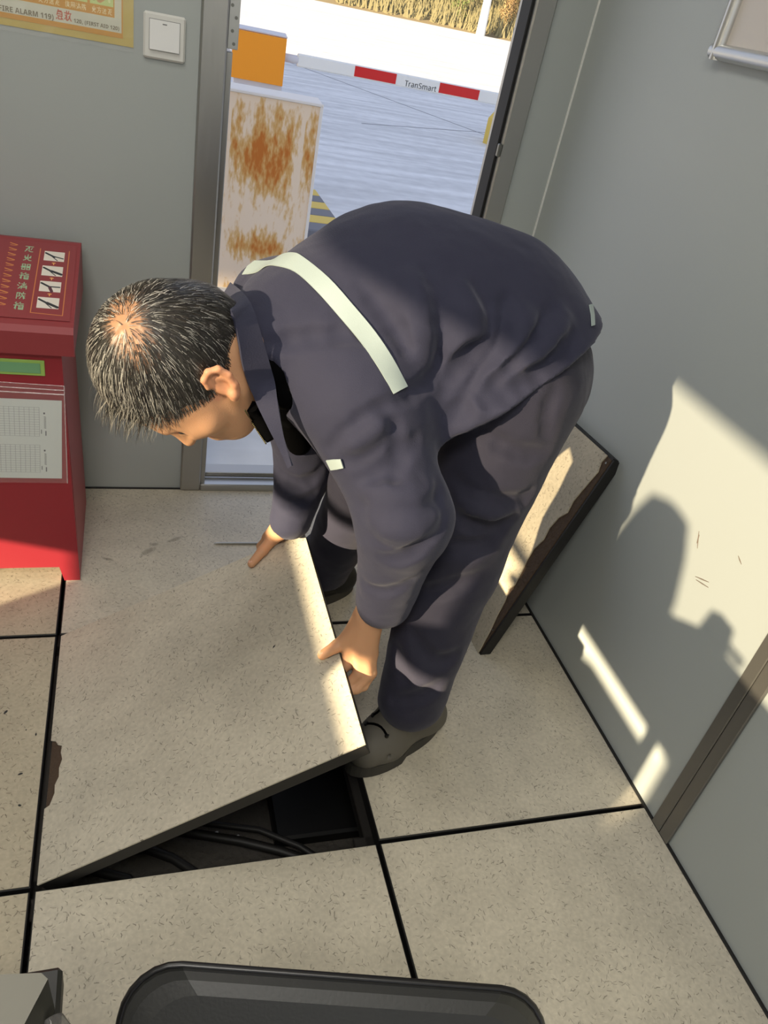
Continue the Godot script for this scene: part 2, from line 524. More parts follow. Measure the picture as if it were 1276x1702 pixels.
func room() -> void:
	# ---- raised floor
	var fl := structure("floor")
	var k := 0
	for iz in 6:
		for ix in range(-2, 2):
			if ix == 0 and iz == 1:
				continue      # the open cell
			tile(fl, Vector3(ix * 0.6, 0, iz * 0.6), (ix * 3 + iz * 2 + 8) % 4, ix < 0)
			k += 1
	# stringers and pedestals under the joints near the open cell
	for zz in [0.6, 1.2]:
		var st := ST()
		ab(st, Vector3(0.0, -0.062, zz - 0.013), Vector3(0.6, -0.034, zz + 0.013), 0.002)
		put("stringer", st, M.steel_dark, fl)
	for xx in [0.0, 0.6]:
		var st := ST()
		ab(st, Vector3(xx - 0.013, -0.062, 0.6), Vector3(xx + 0.013, -0.034, 1.2), 0.002)
		put("stringer", st, M.steel_dark, fl)
	for q in [Vector2(0, 0.6), Vector2(0.6, 0.6), Vector2(0, 1.2), Vector2(0.6, 1.2)]:
		var st := ST()
		tube(st, [Vector3(q.x, -0.26, q.y), Vector3(q.x, -0.06, q.y)], 0.012, 12)
		box(st, Vector3(q.x, -0.038, q.y), Vector3(0.07, 0.008, 0.07), 0.002)
		put("pedestal", st, M.steel_dark, fl)
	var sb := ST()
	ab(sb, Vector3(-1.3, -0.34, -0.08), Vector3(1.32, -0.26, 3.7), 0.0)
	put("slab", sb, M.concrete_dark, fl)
	# dirt on the tile left of the opening
	var rng := RandomNumberGenerator.new(); rng.seed = 11
	var mk := ST()
	for i in 13:
		var p := Vector3(rng.randf_range(-0.14, -0.02), 0.0006, rng.randf_range(0.66, 1.16))
		var r := rng.randf_range(0.0008, 0.003)
		var poly := PackedVector2Array()
		var st2 := rng.randf_range(1.0, 3.0)
		var rot := rng.randf() * TAU
		for j in 7:
			var v := Vector2(cos(TAU * j / 7.0) * st2, sin(TAU * j / 7.0)) * r * rng.randf_range(0.6, 1.1)
			poly.append(v.rotated(rot))
		prism(mk, poly, Transform3D(Basis(Vector3.RIGHT, -PI / 2), p - Vector3(0, 0.0005, 0)), 0.0007)
	var dm := put("dirt_marks", mk, M.ink, fl)
	dm.set_meta("kind", "stuff")
	# scuffed dirt on the tile beside the red box
	mk = ST()
	for q in [[0.20, 0.30, 0.030, 0.012, 0.7], [0.27, 0.25, 0.028, 0.008, 0.5], [0.215, 0.27, 0.014, 0.008, 0.2], [0.10, 0.33, 0.02, 0.006, -0.4]]:
		for ly in 3:
			var poly := PackedVector2Array()
			for j in 14:
				var v := Vector2(cos(TAU * j / 14.0) * q[2], sin(TAU * j / 14.0) * q[3]) * rng.randf_range(0.75, 1.1) * (1.0 - 0.22 * ly)
				poly.append(v.rotated(q[4]))
			prism(mk, poly, Transform3D(Basis(Vector3.RIGHT, -PI / 2), Vector3(q[0], 0.0001 + ly * 0.0002, q[1])), 0.0001)
	dm = put("dirt_smudge", mk, M.smudge, fl)
	dm.set_meta("kind", "stuff")

	# ---- walls (sandwich panels 8 cm thick)
	var H := 2.45
	var wb := structure("wall_back")
	var st := ST(); ab(st, Vector3(-1.28, -0.26, -0.08), Vector3(0.295, H, 0.0), 0.001); put("wall_panel", st, M.wall, wb)
	st = ST(); ab(st, Vector3(1.092, -0.26, -0.08), Vector3(1.2, H, 0.0), 0.001); put("wall_panel", st, M.wall, wb)
	st = ST(); ab(st, Vector3(0.295, 2.12, -0.08), Vector3(1.092, H, 0.0), 0.001); put("wall_panel", st, M.wall, wb)
	var wr := structure("wall_right")
	st = ST(); ab(st, Vector3(1.2, -0.26, -0.08), Vector3(1.28, H, 1.247), 0.001); put("wall_panel", st, M.wall, wr)
	st = ST(); ab(st, Vector3(1.2, -0.26, 1.249), Vector3(1.28, H, 3.68), 0.001); put("wall_panel", st, M.wall, wr)
	# joint cover: two flat strips with a groove between
	st = ST(); ab(st, Vector3(1.192, 0.002, 1.236), Vector3(1.2, H, 1.263), 0.0015); put("joint_strip", st, M.steel_dark2, wr)
	st = ST(); ab(st, Vector3(1.192, 0.002, 1.2645), Vector3(1.2, H, 1.292), 0.0015); put("joint_strip", st, M.steel_dark2, wr)
	st = ST(); ab(st, Vector3(1.196, 0.0, 0.0), Vector3(1.202, H, 0.005), 0.001)
	put("corner_seam", st, M.seam, wr)
	var wl := structure("wall_left")
	# window band on the sunny side
	st = ST(); ab(st, Vector3(-1.28, -0.26, -0.08), Vector3(-1.2, H, 0.92), 0.001); put("wall_panel", st, M.wall, wl)
	st = ST(); ab(st, Vector3(-1.28, 0.43, 0.92), Vector3(-1.2, H, 1.2), 0.001); put("wall_panel", st, M.wall, wl)
	st = ST(); ab(st, Vector3(-1.28, -0.26, 0.92), Vector3(-1.2, 0.24, 1.2), 0.001); put("wall_panel", st, M.wall, wl)
	st = ST(); ab(st, Vector3(-1.28, 0.24, 1.10), Vector3(-1.2, 0.43, 1.2), 0.001); put("wall_panel", st, M.wall, wl)
	st = ST(); ab(st, Vector3(-1.28, -0.26, 1.2), Vector3(-1.2, 0.712, 2.15), 0.001); put("wall_panel", st, M.wall, wl)
	st = ST(); ab(st, Vector3(-1.28, -0.26, 2.15), Vector3(-1.2, 0.74, 2.43), 0.001); put("wall_panel", st, M.wall, wl)
	st = ST(); ab(st, Vector3(-1.28, -0.26, 2.43), Vector3(-1.2, 0.62, 2.50), 0.001); put("wall_panel", st, M.wall, wl)
	st = ST(); ab(st, Vector3(-1.28, -0.26, 2.50), Vector3(-1.2, 0.84, 3.68), 0.001); put("wall_panel", st, M.wall, wl)
	st = ST(); ab(st, Vector3(-1.28, 1.47, 1.2), Vector3(-1.2, H, 3.68), 0.001); put("wall_panel", st, M.wall, wl)
	st = ST(); ab(st, Vector3(-1.28, -0.26, -1.0), Vector3(-1.2, H, -0.08), 0.001); put("outside_screen", st, M.wall, wl)
	var wf := structure("wall_front")
	st = ST(); ab(st, Vector3(-1.28, -0.26, 3.6), Vector3(1.2, 0.92, 3.68), 0.001); put("wall_panel", st, M.wall, wf)
	st = ST(); ab(st, Vector3(-1.28, 1.9, 3.6), Vector3(1.2, H, 3.68), 0.001); put("wall_panel", st, M.wall, wf)
	var w1 := structure("window_1")
	for z in [1.2, 2.95, 3.55]:
		st = ST(); ab(st, Vector3(-1.27, 0.73, z), Vector3(-1.21, 1.47, z + 0.05), 0.003); put("mullion", st, M.aluminium, w1)
	st = ST(); ab(st, Vector3(-1.27, 0.712, 1.25), Vector3(-1.21, 0.730, 2.15), 0.003); put("rail", st, M.aluminium, w1)
	for y in [0.84, 1.43]:
		st = ST(); ab(st, Vector3(-1.27, y, 1.25), Vector3(-1.21, y + (0.03 if y < 1.0 else 0.04), 3.6), 0.003); put("rail", st, M.aluminium, w1)
	for z in [[1.25, 2.95], [3.0, 3.55]]:
		st = ST(); ab(st, Vector3(-1.244, 0.87, z[0]), Vector3(-1.24, 1.43, z[1]), 0.0); put("pane", st, M.tinted_glass, w1)
	var w2 := structure("window_2")
	for x in [-1.2, -0.05, 1.15]:
		st = ST(); ab(st, Vector3(x, 0.92, 3.61), Vector3(x + 0.05, 1.9, 3.67), 0.003); put("mullion", st, M.aluminium, w2)
	for y in [0.92, 1.86]:
		st = ST(); ab(st, Vector3(-1.15, y, 3.61), Vector3(1.15, y + 0.04, 3.67), 0.003); put("rail", st, M.aluminium, w2)
	for x in [[-1.15, -0.05], [0.0, 1.15]]:
		st = ST(); ab(st, Vector3(x[0], 0.96, 3.638), Vector3(x[1], 1.86, 3.642), 0.0); put("pane", st, M.glass, w2)
	var ce := structure("ceiling")
	st = ST(); ab(st, Vector3(-1.28, H, -0.08), Vector3(1.28, H + 0.08, 3.68), 0.0); put("ceiling_panel", st, M.ceiling, ce)

	# black line where the walls meet the floor
	var bb := structure("trim_1")
	st = ST(); ab(st, Vector3(1.193, -0.03, 0.0), Vector3(1.2, 0.003, 3.6), 0.0005); put("floor_gap", st, M.trim_black, bb)
	st = ST(); ab(st, Vector3(-1.2, -0.03, 0.0), Vector3(0.33, 0.003, 0.006), 0.0005); put("floor_gap", st, M.trim_black, bb)

	# ---- door frame and sill
	var d := structure("door_1")
	st = ST(); ab(st, Vector3(0.295, 0.0, -0.09), Vector3(0.352, 2.12, 0.012), 0.004); put("frame_post", st, M.aluminium, d)
	st = ST(); ab(st, Vector3(0.352, 0.0, -0.085), Vector3(0.366, 1.147, -0.004), 0.002); put("hinge_stile", st, M.aluminium, d)
	st = ST(); ab(st, Vector3(1.040, 0.0, -0.09), Vector3(1.092, 2.12, 0.010), 0.004); put("frame_post", st, M.aluminium, d)
	st = ST(); ab(st, Vector3(1.033, 0.0, -0.06), Vector3(1.041, 2.12, -0.002), 0.002); put("gasket", st, M.gasket, d)
	st = ST(); ab(st, Vector3(0.352, 2.06, -0.09), Vector3(1.04, 2.12, 0.010), 0.004); put("frame_head", st, M.aluminium, d)
	st = ST()
	ab(st, Vector3(0.352, -0.02, -0.03), Vector3(1.04, 0.022, 0.012), 0.003)
	put("sill_plate", st, M.steel, d)
	st = ST()
	ab(st, Vector3(0.352, 0.02, -0.09), Vector3(1.04, 0.034, -0.032), 0.004)
	tube(st, [Vector3(0.352, 0.034, -0.035), Vector3(1.04, 0.034, -0.035)], 0.004, 8)
	put("sill_rail", st, M.aluminium, d)
	st = ST()
	box(st, Vector3(1.0365, 1.04, 0.008), Vector3(0.01, 0.03, 0.012), 0.002)
	put("latch_plate", st, M.screw, d)
	# hinge leaf with four screws
	st = ST(); box(st, Vector3(0.364, 1.215, -0.001), Vector3(0.023, 0.125, 0.006), 0.0012)
	var hg := put("hinge", st, M.steel, d)
	for q in [Vector2(0.3675, 1.262), Vector2(0.3615, 1.187), Vector2(0.3585, 1.234), Vector2(0.368, 1.212), Vector2(0.366, 1.163)]:
		if q.x == 0.3615:
			continue
		var s3 := ST()
		tube(s3, [Vector3(q.x, q.y, 0.0015), Vector3(q.x, q.y, 0.0035)], 0.0035, 14)
		var sc := put("screw", s3, M.screw, hg)

func outdoors() -> void:
	# ground slab with expansion joints
	var g := structure("ground")
	var st := ST()
	for q in [[-60.0, 140.0, -54.0, -0.09], [-60.0, -1.29, -0.09, 3.69], [1.29, 140.0, -0.09, 3.69], [-60.0, 140.0, 3.69, 40.0]]:
		ab(st, Vector3(q[0], -0.3, q[2]), Vector3(q[1], -0.12, q[3]), 0.0)
	# leave the booth on top of it: its own slab sits higher
	put("concrete_slab", st, M.concrete, g)
	# threshold ramp just outside the door
	st = ST()
	ab(st, Vector3(0.0, -0.13, -0.75), Vector3(1.6, -0.02, -0.09), 0.004)
	put("door_step", st, M.concrete, g)

	# barrier
	var b := thing("barrier_gate", "orange barrier machine with a white boom arm carrying red reflective strips, out in the yard", "barrier", Vector3(1.07, -0.12, -4.7))
	b.rotation.y = -0.12
	st = ST()
	prism(st, PackedVector2Array([Vector2(-0.20, 0.13), Vector2(-0.20, -0.16), Vector2(0.18, -0.16), Vector2(0.18, 0.08), Vector2(0.13, 0.13), Vector2(-0.10, 0.10)]), Transform3D(Basis(Vector3.RIGHT, -PI / 2), Vector3(0, 0.70, 0)), 0.305)
	put("housing", st, M.orange, b)
	st = ST()
	box(st, Vector3(-0.01, 1.012, -0.02), Vector3(0.39, 0.016, 0.30), 0.006)
	put("lid", st, M.pale_grey, b)
	st = ST()
	box(st, Vector3(0.0, 0.35, -0.02), Vector3(0.36, 0.70, 0.28), 0.006)
	put("pedestal", st, M.pale_grey, b)
	st = ST()
	tube(st, [Vector3(0.16, 0.885, 0.10), Vector3(0.28, 0.885, 0.10)], 0.028, 16)
	put("arm_socket", st, M.pale_grey, b)
	st = ST()
	box(st, Vector3(2.10, 0.885, 0.10), Vector3(3.66, 0.085, 0.045), 0.008)
	var arm := put("boom_arm", st, M.boom, b)
	for x in [[0.70, 1.02], [1.36, 1.68], [2.02, 2.34], [2.70, 3.02]]:
		st = ST()
		ab(st, Vector3(x[0], 0.853, 0.12), Vector3(x[1], 0.922, 0.1245), 0.001)
		put("reflector", st, M.reflect_red, arm)
	lettering("lettering", "TranSmart", 0.038, M.ink, b, Transform3D(Basis.IDENTITY, Vector3(1.09, 0.872, 0.1235)))
	lettering("lettering", "TranSmart", 0.022, M.pale_grey, b, Transform3D(Basis.IDENTITY, Vector3(-0.06, 0.895, 0.121)), true)

	# rusty cabinet
	var c := thing("metal_cabinet", "low white steel cabinet streaked with orange rust standing outside the doorway", "cabinet", Vector3(0.72, -0.12, -2.06))
	c.rotation.y = -0.08
	st = ST()
	box(st, Vector3(0, 0.47, -0.10), Vector3(0.60, 0.94, 0.20), 0.006)
	put("body", st, M.cabinet_white, c)
	st = ST()
	quad(st, Vector3(-0.29, 0.01, 0.0025), Vector3(0.285, 0.01, 0.0025), Vector3(0.285, 0.925, 0.0025), Vector3(-0.29, 0.925, 0.0025), Vector3.BACK, Vector2(0, 1), Vector2(1, 0))
	var s5 := ST()
	prism(st, PackedVector2Array([Vector2(-0.29, 0.01), Vector2(0.285, 0.01), Vector2(0.285, 0.925), Vector2(-0.29, 0.925)]), Transform3D(Basis.IDENTITY, Vector3(0, 0, -0.002)), 0.004)
	put("front_sheet", st, M.rust, c)
	ab(s5, Vector3(0.285, 0.0, -0.001), Vector3(0.30, 0.94, 0.012), 0.002)
	put("edge_lip", s5, M.cabinet_white, c)
	s5 = ST()
	ab(s5, Vector3(-0.30, 0.928, -0.001), Vector3(0.30, 0.94, 0.014), 0.002)
	put("edge_lip", s5, M.cabinet_white, c)

	# hazard-striped kerb of the barrier island
	var kb := thing("island_kerb", "yellow and grey striped kerb on the ground beside the rusty cabinet", "kerb", Vector3(1.38, -0.12, -3.4))
	for i in 6:
		st = ST()
		box(st, Vector3(0.0, 0.03, -0.80 + i * 0.19), Vector3(0.30, 0.06, 0.187), 0.008)
		put("kerb_block", st, M.hazard_yellow if i % 2 == 0 else M.hazard_grey, kb)
	# bollard glimpsed past the right door post
	var bo := thing("hazard_block", "yellow block with black diagonal stripe half hidden by the right door post", "bollard", Vector3(4.86, -0.12, -8.4))
	bo.rotation.y = 0.4
	st = ST()
	prism(st, PackedVector2Array([Vector2(-0.26, 0), Vector2(0.26, 0), Vector2(0.26, 0.44), Vector2(-0.12, 0.44), Vector2(-0.26, 0.30)]), Transform3D(Basis.IDENTITY, Vector3(0, 0, -0.15)), 0.3)
	put("body", st, M.hazard_yellow, bo)
	st = ST()
	prism(st, PackedVector2Array([Vector2(-0.24, 0.10), Vector2(-0.10, 0.08), Vector2(0.10, 0.36), Vector2(-0.04, 0.38)]), Transform3D(Basis.IDENTITY, Vector3(0, 0, 0.148)), 0.006)
	put("stripe", st, M.black_plastic, bo)

	# joints in the concrete yard
	for q in [[Vector3(2.9, -0.119, -8.4), Vector3(9.5, -0.119, -11.6)], [Vector3(-4, -0.119, -12.0), Vector3(24, -0.119, -19.0)], [Vector3(1.0, -0.119, -19.0), Vector3(5.9, -0.119, -6.6)], [Vector3(-2, -0.119, -36.0), Vector3(40, -0.119, -44.0)], [Vector3(4.0, -0.119, -3.0), Vector3(9.2, -0.119, -13.5)]]:
		st = ST()
		var a: Vector3 = q[0]; var e: Vector3 = q[1]
		var dd := e - a
		box(st, (a + e) * 0.5, Vector3(0.022, 0.004, dd.length()), 0.0, Basis(Vector3.UP, atan2(dd.x, dd.z)))
		put("expansion_joint", st, M.joint, g)

	# sunlit bank of dry trees at the far side
	var bank := structure("bank")
	st = ST()
	var e1 := Vector3(8, -0.12, -53.0); var e2 := Vector3(64, -0.12, -53.0)
	prism(st, PackedVector2Array([Vector2(0, 0), Vector2(14, 5.5), Vector2(40, 16), Vector2(40, -1), Vector2(0, -1)]), Transform3D(Basis(Vector3(0, 0, -1), Vector3.UP, Vector3.RIGHT), Vector3(-20, -0.12, -53)), 120.0)
	put("slope", st, M.dry_earth, bank)
	trees()
	st = ST()
	tube(st, [Vector3(0, 0, 0), Vector3(0, 3, 0), Vector3(0, 8, 0)], [0.30, 0.22, 0.16], 12)
	var pole := put("pole", st, M.boom, self)
	pole.position = Vector3(21.4, -0.12, -52.6)
	tag(pole, "white pole standing at the foot of the tree bank", "pole")

	# roof of the gate lane, on slim columns, on the sunny side of the yard
	var cp := structure("canopy")
	st = ST()
	ab(st, Vector3(-22.0, 5.4, -3.0), Vector3(-12.0, 5.8, 9.2), 0.02)
	put("roof", st, M.pale_grey, cp)
	for x in [-21.0, -13.0]:
		for z in [-2.0, 5.5]:
			st = ST()
			tube(st, [Vector3(x, -0.12, z), Vector3(x, 5.4, z)], 0.14, 12)
			put("column", st, M.pale_grey, cp)

func trees() -> void:
	var rng := RandomNumberGenerator.new()
	rng.seed = 5
	for i in 8:
		var px := 17.0 + i * 1.75 + rng.randf_range(-0.2, 0.2)
		var pz := -54.6 - (i % 2) * 2.4
		var t := thing("tree", TREE_LABELS[i], "tree", Vector3(px, -0.12 + (-53.0 - pz) * 0.39, pz), "trees on the far bank")
		var st := ST()
		var h := rng.randf_range(4.5, 6.0)
		tube(st, [Vector3(0, -0.3, 0), Vector3(0.1, h * 0.4, 0), Vector3(0, h * 0.8, 0.1)], [0.12, 0.09, 0.04], 6)
		for k in 6:
			var a := rng.randf() * TAU
			var y := h * rng.randf_range(0.15, 0.7)
			tube(st, [Vector3(0.05, y, 0), Vector3(cos(a) * 0.6, y + 0.6, sin(a) * 0.6)], [0.04, 0.015], 5)
		put("trunk", st, M.bark, t)
		var lf := ST()
		for k in 2600:
			var y := h * pow(rng.randf(), 1.1)
			var rr := (0.62 + 0.22 * sin(PI * clampf(y / h, 0.05, 1.0)) - 0.4 * y / h) * sqrt(rng.randf()) * (1.0 + 0.2 * sin(y * 5.0 + i))
			var a := rng.randf() * TAU
			var c := Vector3(cos(a) * rr, y, sin(a) * rr)
			var u := Vector3(rng.randf() - 0.5, rng.randf() - 0.5, rng.randf() - 0.5).normalized() * rng.randf_range(0.06, 0.14)
			var v := u.cross(Vector3(rng.randf() - 0.5, rng.randf() - 0.5, rng.randf() - 0.5)).normalized() * 0.05
			tri(lf, c - u, c + u, c + v, u.cross(v).normalized())
		var f := put("foliage", lf, [M.leaf_olive, M.leaf_brown, M.leaf_green][i % 3], t)
		f.set_meta("kind", "stuff")
	# dry brush between them
	var br := ST()
	for k in 9000:
		var x := rng.randf_range(12.0, 34.0)
		var z := -53.2 - rng.randf() * 9.0
		var b := Vector3(x, -0.15 + (-53.0 - z) * 0.39, z)
		var top := Vector3(rng.randf_range(-0.3, 0.3), rng.randf_range(0.25, 1.3), rng.randf_range(-0.2, 0.2))
		var w := Vector3(rng.randf_range(0.03, 0.10), 0, 0)
		tri(br, b - w, b + w, b + top, Vector3(0, 0.4, 0.9).normalized())
	var bs := put("dry_brush", br, M.leaf_olive, get_node("bank"))
	bs.set_meta("kind", "stuff")

const TREE_LABELS := [
	"olive tree on the far bank, first from the left behind the barrier arm",
	"reddish brown tree on the far bank, second from the left",
	"grey-green tree on the far bank, third from the left",
	"olive tree on the far bank, fourth from the left",
	"reddish brown tree on the far bank, right beside the white pole's left side",
	"grey-green tree on the far bank, just behind the white pole",
	"olive tree on the far bank, next to the right door post",
	"reddish brown tree on the far bank, last one hidden by the right door post",
]

func fire_box() -> void:
	var b := thing("extinguisher_box", "red fire extinguisher box with slanted printed lid, against the grey wall left of the doorway", "box", Vector3(-0.18, 0, 0.23))
	# body with a cut-out between two feet in front
	var st := ST()
	var w := 0.215
	prism(st, PackedVector2Array([Vector2(-w, 0), Vector2(-w + 0.05, 0), Vector2(-w + 0.06, 0.042), Vector2(0.06, 0.042), Vector2(0.172, 0.042), Vector2(0.182, 0.0), Vector2(0.218, 0.0), Vector2(0.208, 0.30), Vector2(0.200, 0.62), Vector2(-w, 0.62)]), Transform3D(Basis.IDENTITY, Vector3(0, 0, 0.168)), 0.012)
	# right side, left side, back
	prism(st, PackedVector2Array([Vector2(0.218, 0.0), Vector2(0.200, 0.62), Vector2(0.190, 0.62), Vector2(0.208, 0.0)]), Transform3D(Basis.IDENTITY, Vector3(0, 0, -0.16)), 0.33)
	prism(st, PackedVector2Array([Vector2(-w, 0.0), Vector2(-w, 0.62), Vector2(-w + 0.01, 0.62), Vector2(-w + 0.01, 0.0)]), Transform3D(Basis.IDENTITY, Vector3(0, 0, -0.16)), 0.33)
	ab(st, Vector3(-w, 0.0, -0.17), Vector3(0.2, 0.62, -0.155), 0.002)
	ab(st, Vector3(-w, 0.045, -0.16), Vector3(0.2, 0.055, 0.17), 0.001)
	put("body", st, M.red, b)
	# lid: front lip, slanted top
	st = ST()
	prism(st, PackedVector2Array([Vector2(0.195, 0.60), Vector2(0.198, 0.648), Vector2(0.185, 0.658), Vector2(-0.165, 0.716), Vector2(-0.185, 0.712), Vector2(-0.185, 0.60)]), Transform3D(Basis(Vector3(0, 0, 1), Vector3.UP, Vector3(-1, 0, 0)), Vector3(0.226, 0, 0)), 0.452)
	var lid := put("lid", st, M.red_light, b)
	# printing on the lid
	var im := Image.create(512, 448, false, Image.FORMAT_RGBA8)
	im.fill(Color(0.58, 0.22, 0.24, 1))
	var white := Color(0.93, 0.9, 0.85)
	var gold := Color(0.86, 0.55, 0.30)
	var green := Color(0.62, 0.78, 0.62)
	# picture strip
	for i in 4:
		var y := 52 + i * 92
		im.fill_rect(Rect2i(236, y, 96, 60), white)
		var dk := Color(0.16, 0.17, 0.2)
		line(im, Vector2(242, y + 12), Vector2(285, y + 34), 9, dk)
		line(im, Vector2(280, y + 30), Vector2(326, y + [40, 46, 30, 50][i]), 6 + i % 2 * 6, dk)
		if i != 2:
			line(im, Vector2(262, y + 22), Vector2(300, y + 55), 4, dk)
		else:
			line(im, Vector2(282, y + 36), Vector2(292, y + 56), 14, Color(0.35, 0.2, 0.25))
		if i < 3:
			line(im, Vector2(278, y + 72), Vector2(292, y + 72), 5, Color(0.95, 0.7, 0.4))
			line(im, Vector2(285, y + 70), Vector2(285, y + 82), 5, Color(0.95, 0.7, 0.4))
	line(im, Vector2(214, 40), Vector2(214, 415), 4, gold)
	line(im, Vector2(352, 40), Vector2(352, 420), 4, gold)
	line(im, Vector2(214, 415), Vector2(352, 420), 3, gold)
	for k in 4:
		glyph(im, ["使", "用", "方", "法"][k], Vector2(400, 92 + k * 30 + (90 if k > 1 else 0)), Vector2(0, 24), Vector2(-34, 0) * -1.0, 2.5, white)
	for k in 7:
		glyph(im, ["灭", "火", "器", "箱", "消", "防", "箱"][k], Vector2(140, 30 + k * 56), Vector2(44, 0), Vector2(0, 40), 4.5, green)
	for k in 12:
		line(im, Vector2(70, 20 + k * 32), Vector2(104, 20 + k * 32 + 10), 5, gold)
		line(im, Vector2(72, 34 + k * 32), Vector2(100, 34 + k * 32), 3, gold)
	var lm := smat(Color.WHITE, 0.42)
	lm.albedo_texture = tex(im)
	lm.specular_mode = BaseMaterial3D.SPECULAR_SCHLICK_GGX
	st = ST()
	var n := Vector3(0, 0.35, 0.058).normalized()
	var p00 := Vector3(0.051, 0.7135, -0.15) + n * 0.0012; var p10 := Vector3(0.218, 0.7135, -0.15) + n * 0.0012
	var p11 := Vector3(0.218, 0.6615, 0.165) + n * 0.0012; var p01 := Vector3(0.051, 0.6615, 0.165) + n * 0.0012
	quad(st, p00, p10, p11, p01, n, Vector2.ZERO, Vector2(0.755, 1))
	put("printed_label", st, lm, lid)

	# green holder strip
	st = ST()
	ab(st, Vector3(-0.18, 0.548, 0.18), Vector3(0.168, 0.582, 0.1835), 0.001)
	var gs := put("green_strip", st, M.green_strip, b)
	st = ST()
	ab(st, Vector3(-0.17, 0.554, 0.1835), Vector3(0.16, 0.576, 0.185), 0.0006)
	put("strip_window", st, M.green_card, gs)

	# inspection form in a clear sleeve
	var pf := Image.create(512, 640, false, Image.FORMAT_RGB8)
	pf.fill(Color(0.84, 0.86, 0.85))
	var ink := Color(0.25, 0.25, 0.28, 0.8)
	for h in 2:
		var oy := 40 + h * 300
		for r in 13:
			line(pf, Vector2(60, oy + 20 + r * 19), Vector2(420, oy + 20 + r * 19), 1.4, Color(0.35, 0.35, 0.4, 0.65))
		for c in 19:
			line(pf, Vector2(60 + c * 20, oy + 20), Vector2(60 + c * 20, oy + 248), 1.2, Color(0.35, 0.35, 0.4, 0.55))
		for r in 12:
			line(pf, Vector2(18 + (r % 3) * 6, oy + 24 + r * 19), Vector2(26 + (r % 3) * 6, oy + 28 + r * 19), 5, ink)
			if r % 2 == 0:
				line(pf, Vector2(40, oy + 26 + r * 19), Vector2(44, oy + 32 + r * 19), 4, ink)
		line(pf, Vector2(440, oy + 60), Vector2(440, oy + 68), 7, ink)
		for r in 9:
			line(pf, Vector2(440, oy + 90 + r * 11), Vector2(446, oy + 94 + r * 11), 3.5, ink)
		line(pf, Vector2(446, oy + 205), Vector2(446, oy + 240), 4, ink)
		line(pf, Vector2(428, oy + 195), Vector2(428, oy + 225), 3, ink)
	var pm := smat(Color.WHITE, 0.75)
	pm.albedo_texture = tex(pf)
	st = ST()
	quad(st, Vector3(-0.05, 0.493, 0.1815), Vector3(0.197, 0.493, 0.1815), Vector3(0.189, 0.298, 0.1815), Vector3(-0.06, 0.298, 0.1815), Vector3.BACK)
	var pa := thing("inspection_form", "white printed inspection form with a grid, in a clear sleeve on the red box front", "form", Vector3(-0.18, 0, 0.2305))
	put("paper", st, pm, pa)
	st = ST()
	quad(st, Vector3(-0.1, 0.287, 0.1835), Vector3(0.202, 0.287, 0.1835), Vector3(0.204, 0.528, 0.1835), Vector3(-0.1, 0.535, 0.1835), Vector3.BACK)
	put("clear_sleeve", st, M.film, pa)
	st = ST()
	for q in [[0.287, 0.200, 0.530, 0.203]]:
		tube(st, [Vector3(0.200, 0.287, 0.1835), Vector3(0.203, 0.528, 0.1835)], 0.0012, 6)
	tube(st, [Vector3(-0.1, 0.512, 0.1835), Vector3(0.203, 0.508, 0.1835)], 0.0016, 6)
	tube(st, [Vector3(-0.1, 0.523, 0.1835), Vector3(0.203, 0.518, 0.1835)], 0.0012, 6)
	tube(st, [Vector3(-0.1, 0.535, 0.1835), Vector3(0.204, 0.528, 0.1835)], 0.0008, 6)
	put("zip_seal", st, M.film_edge, pa)

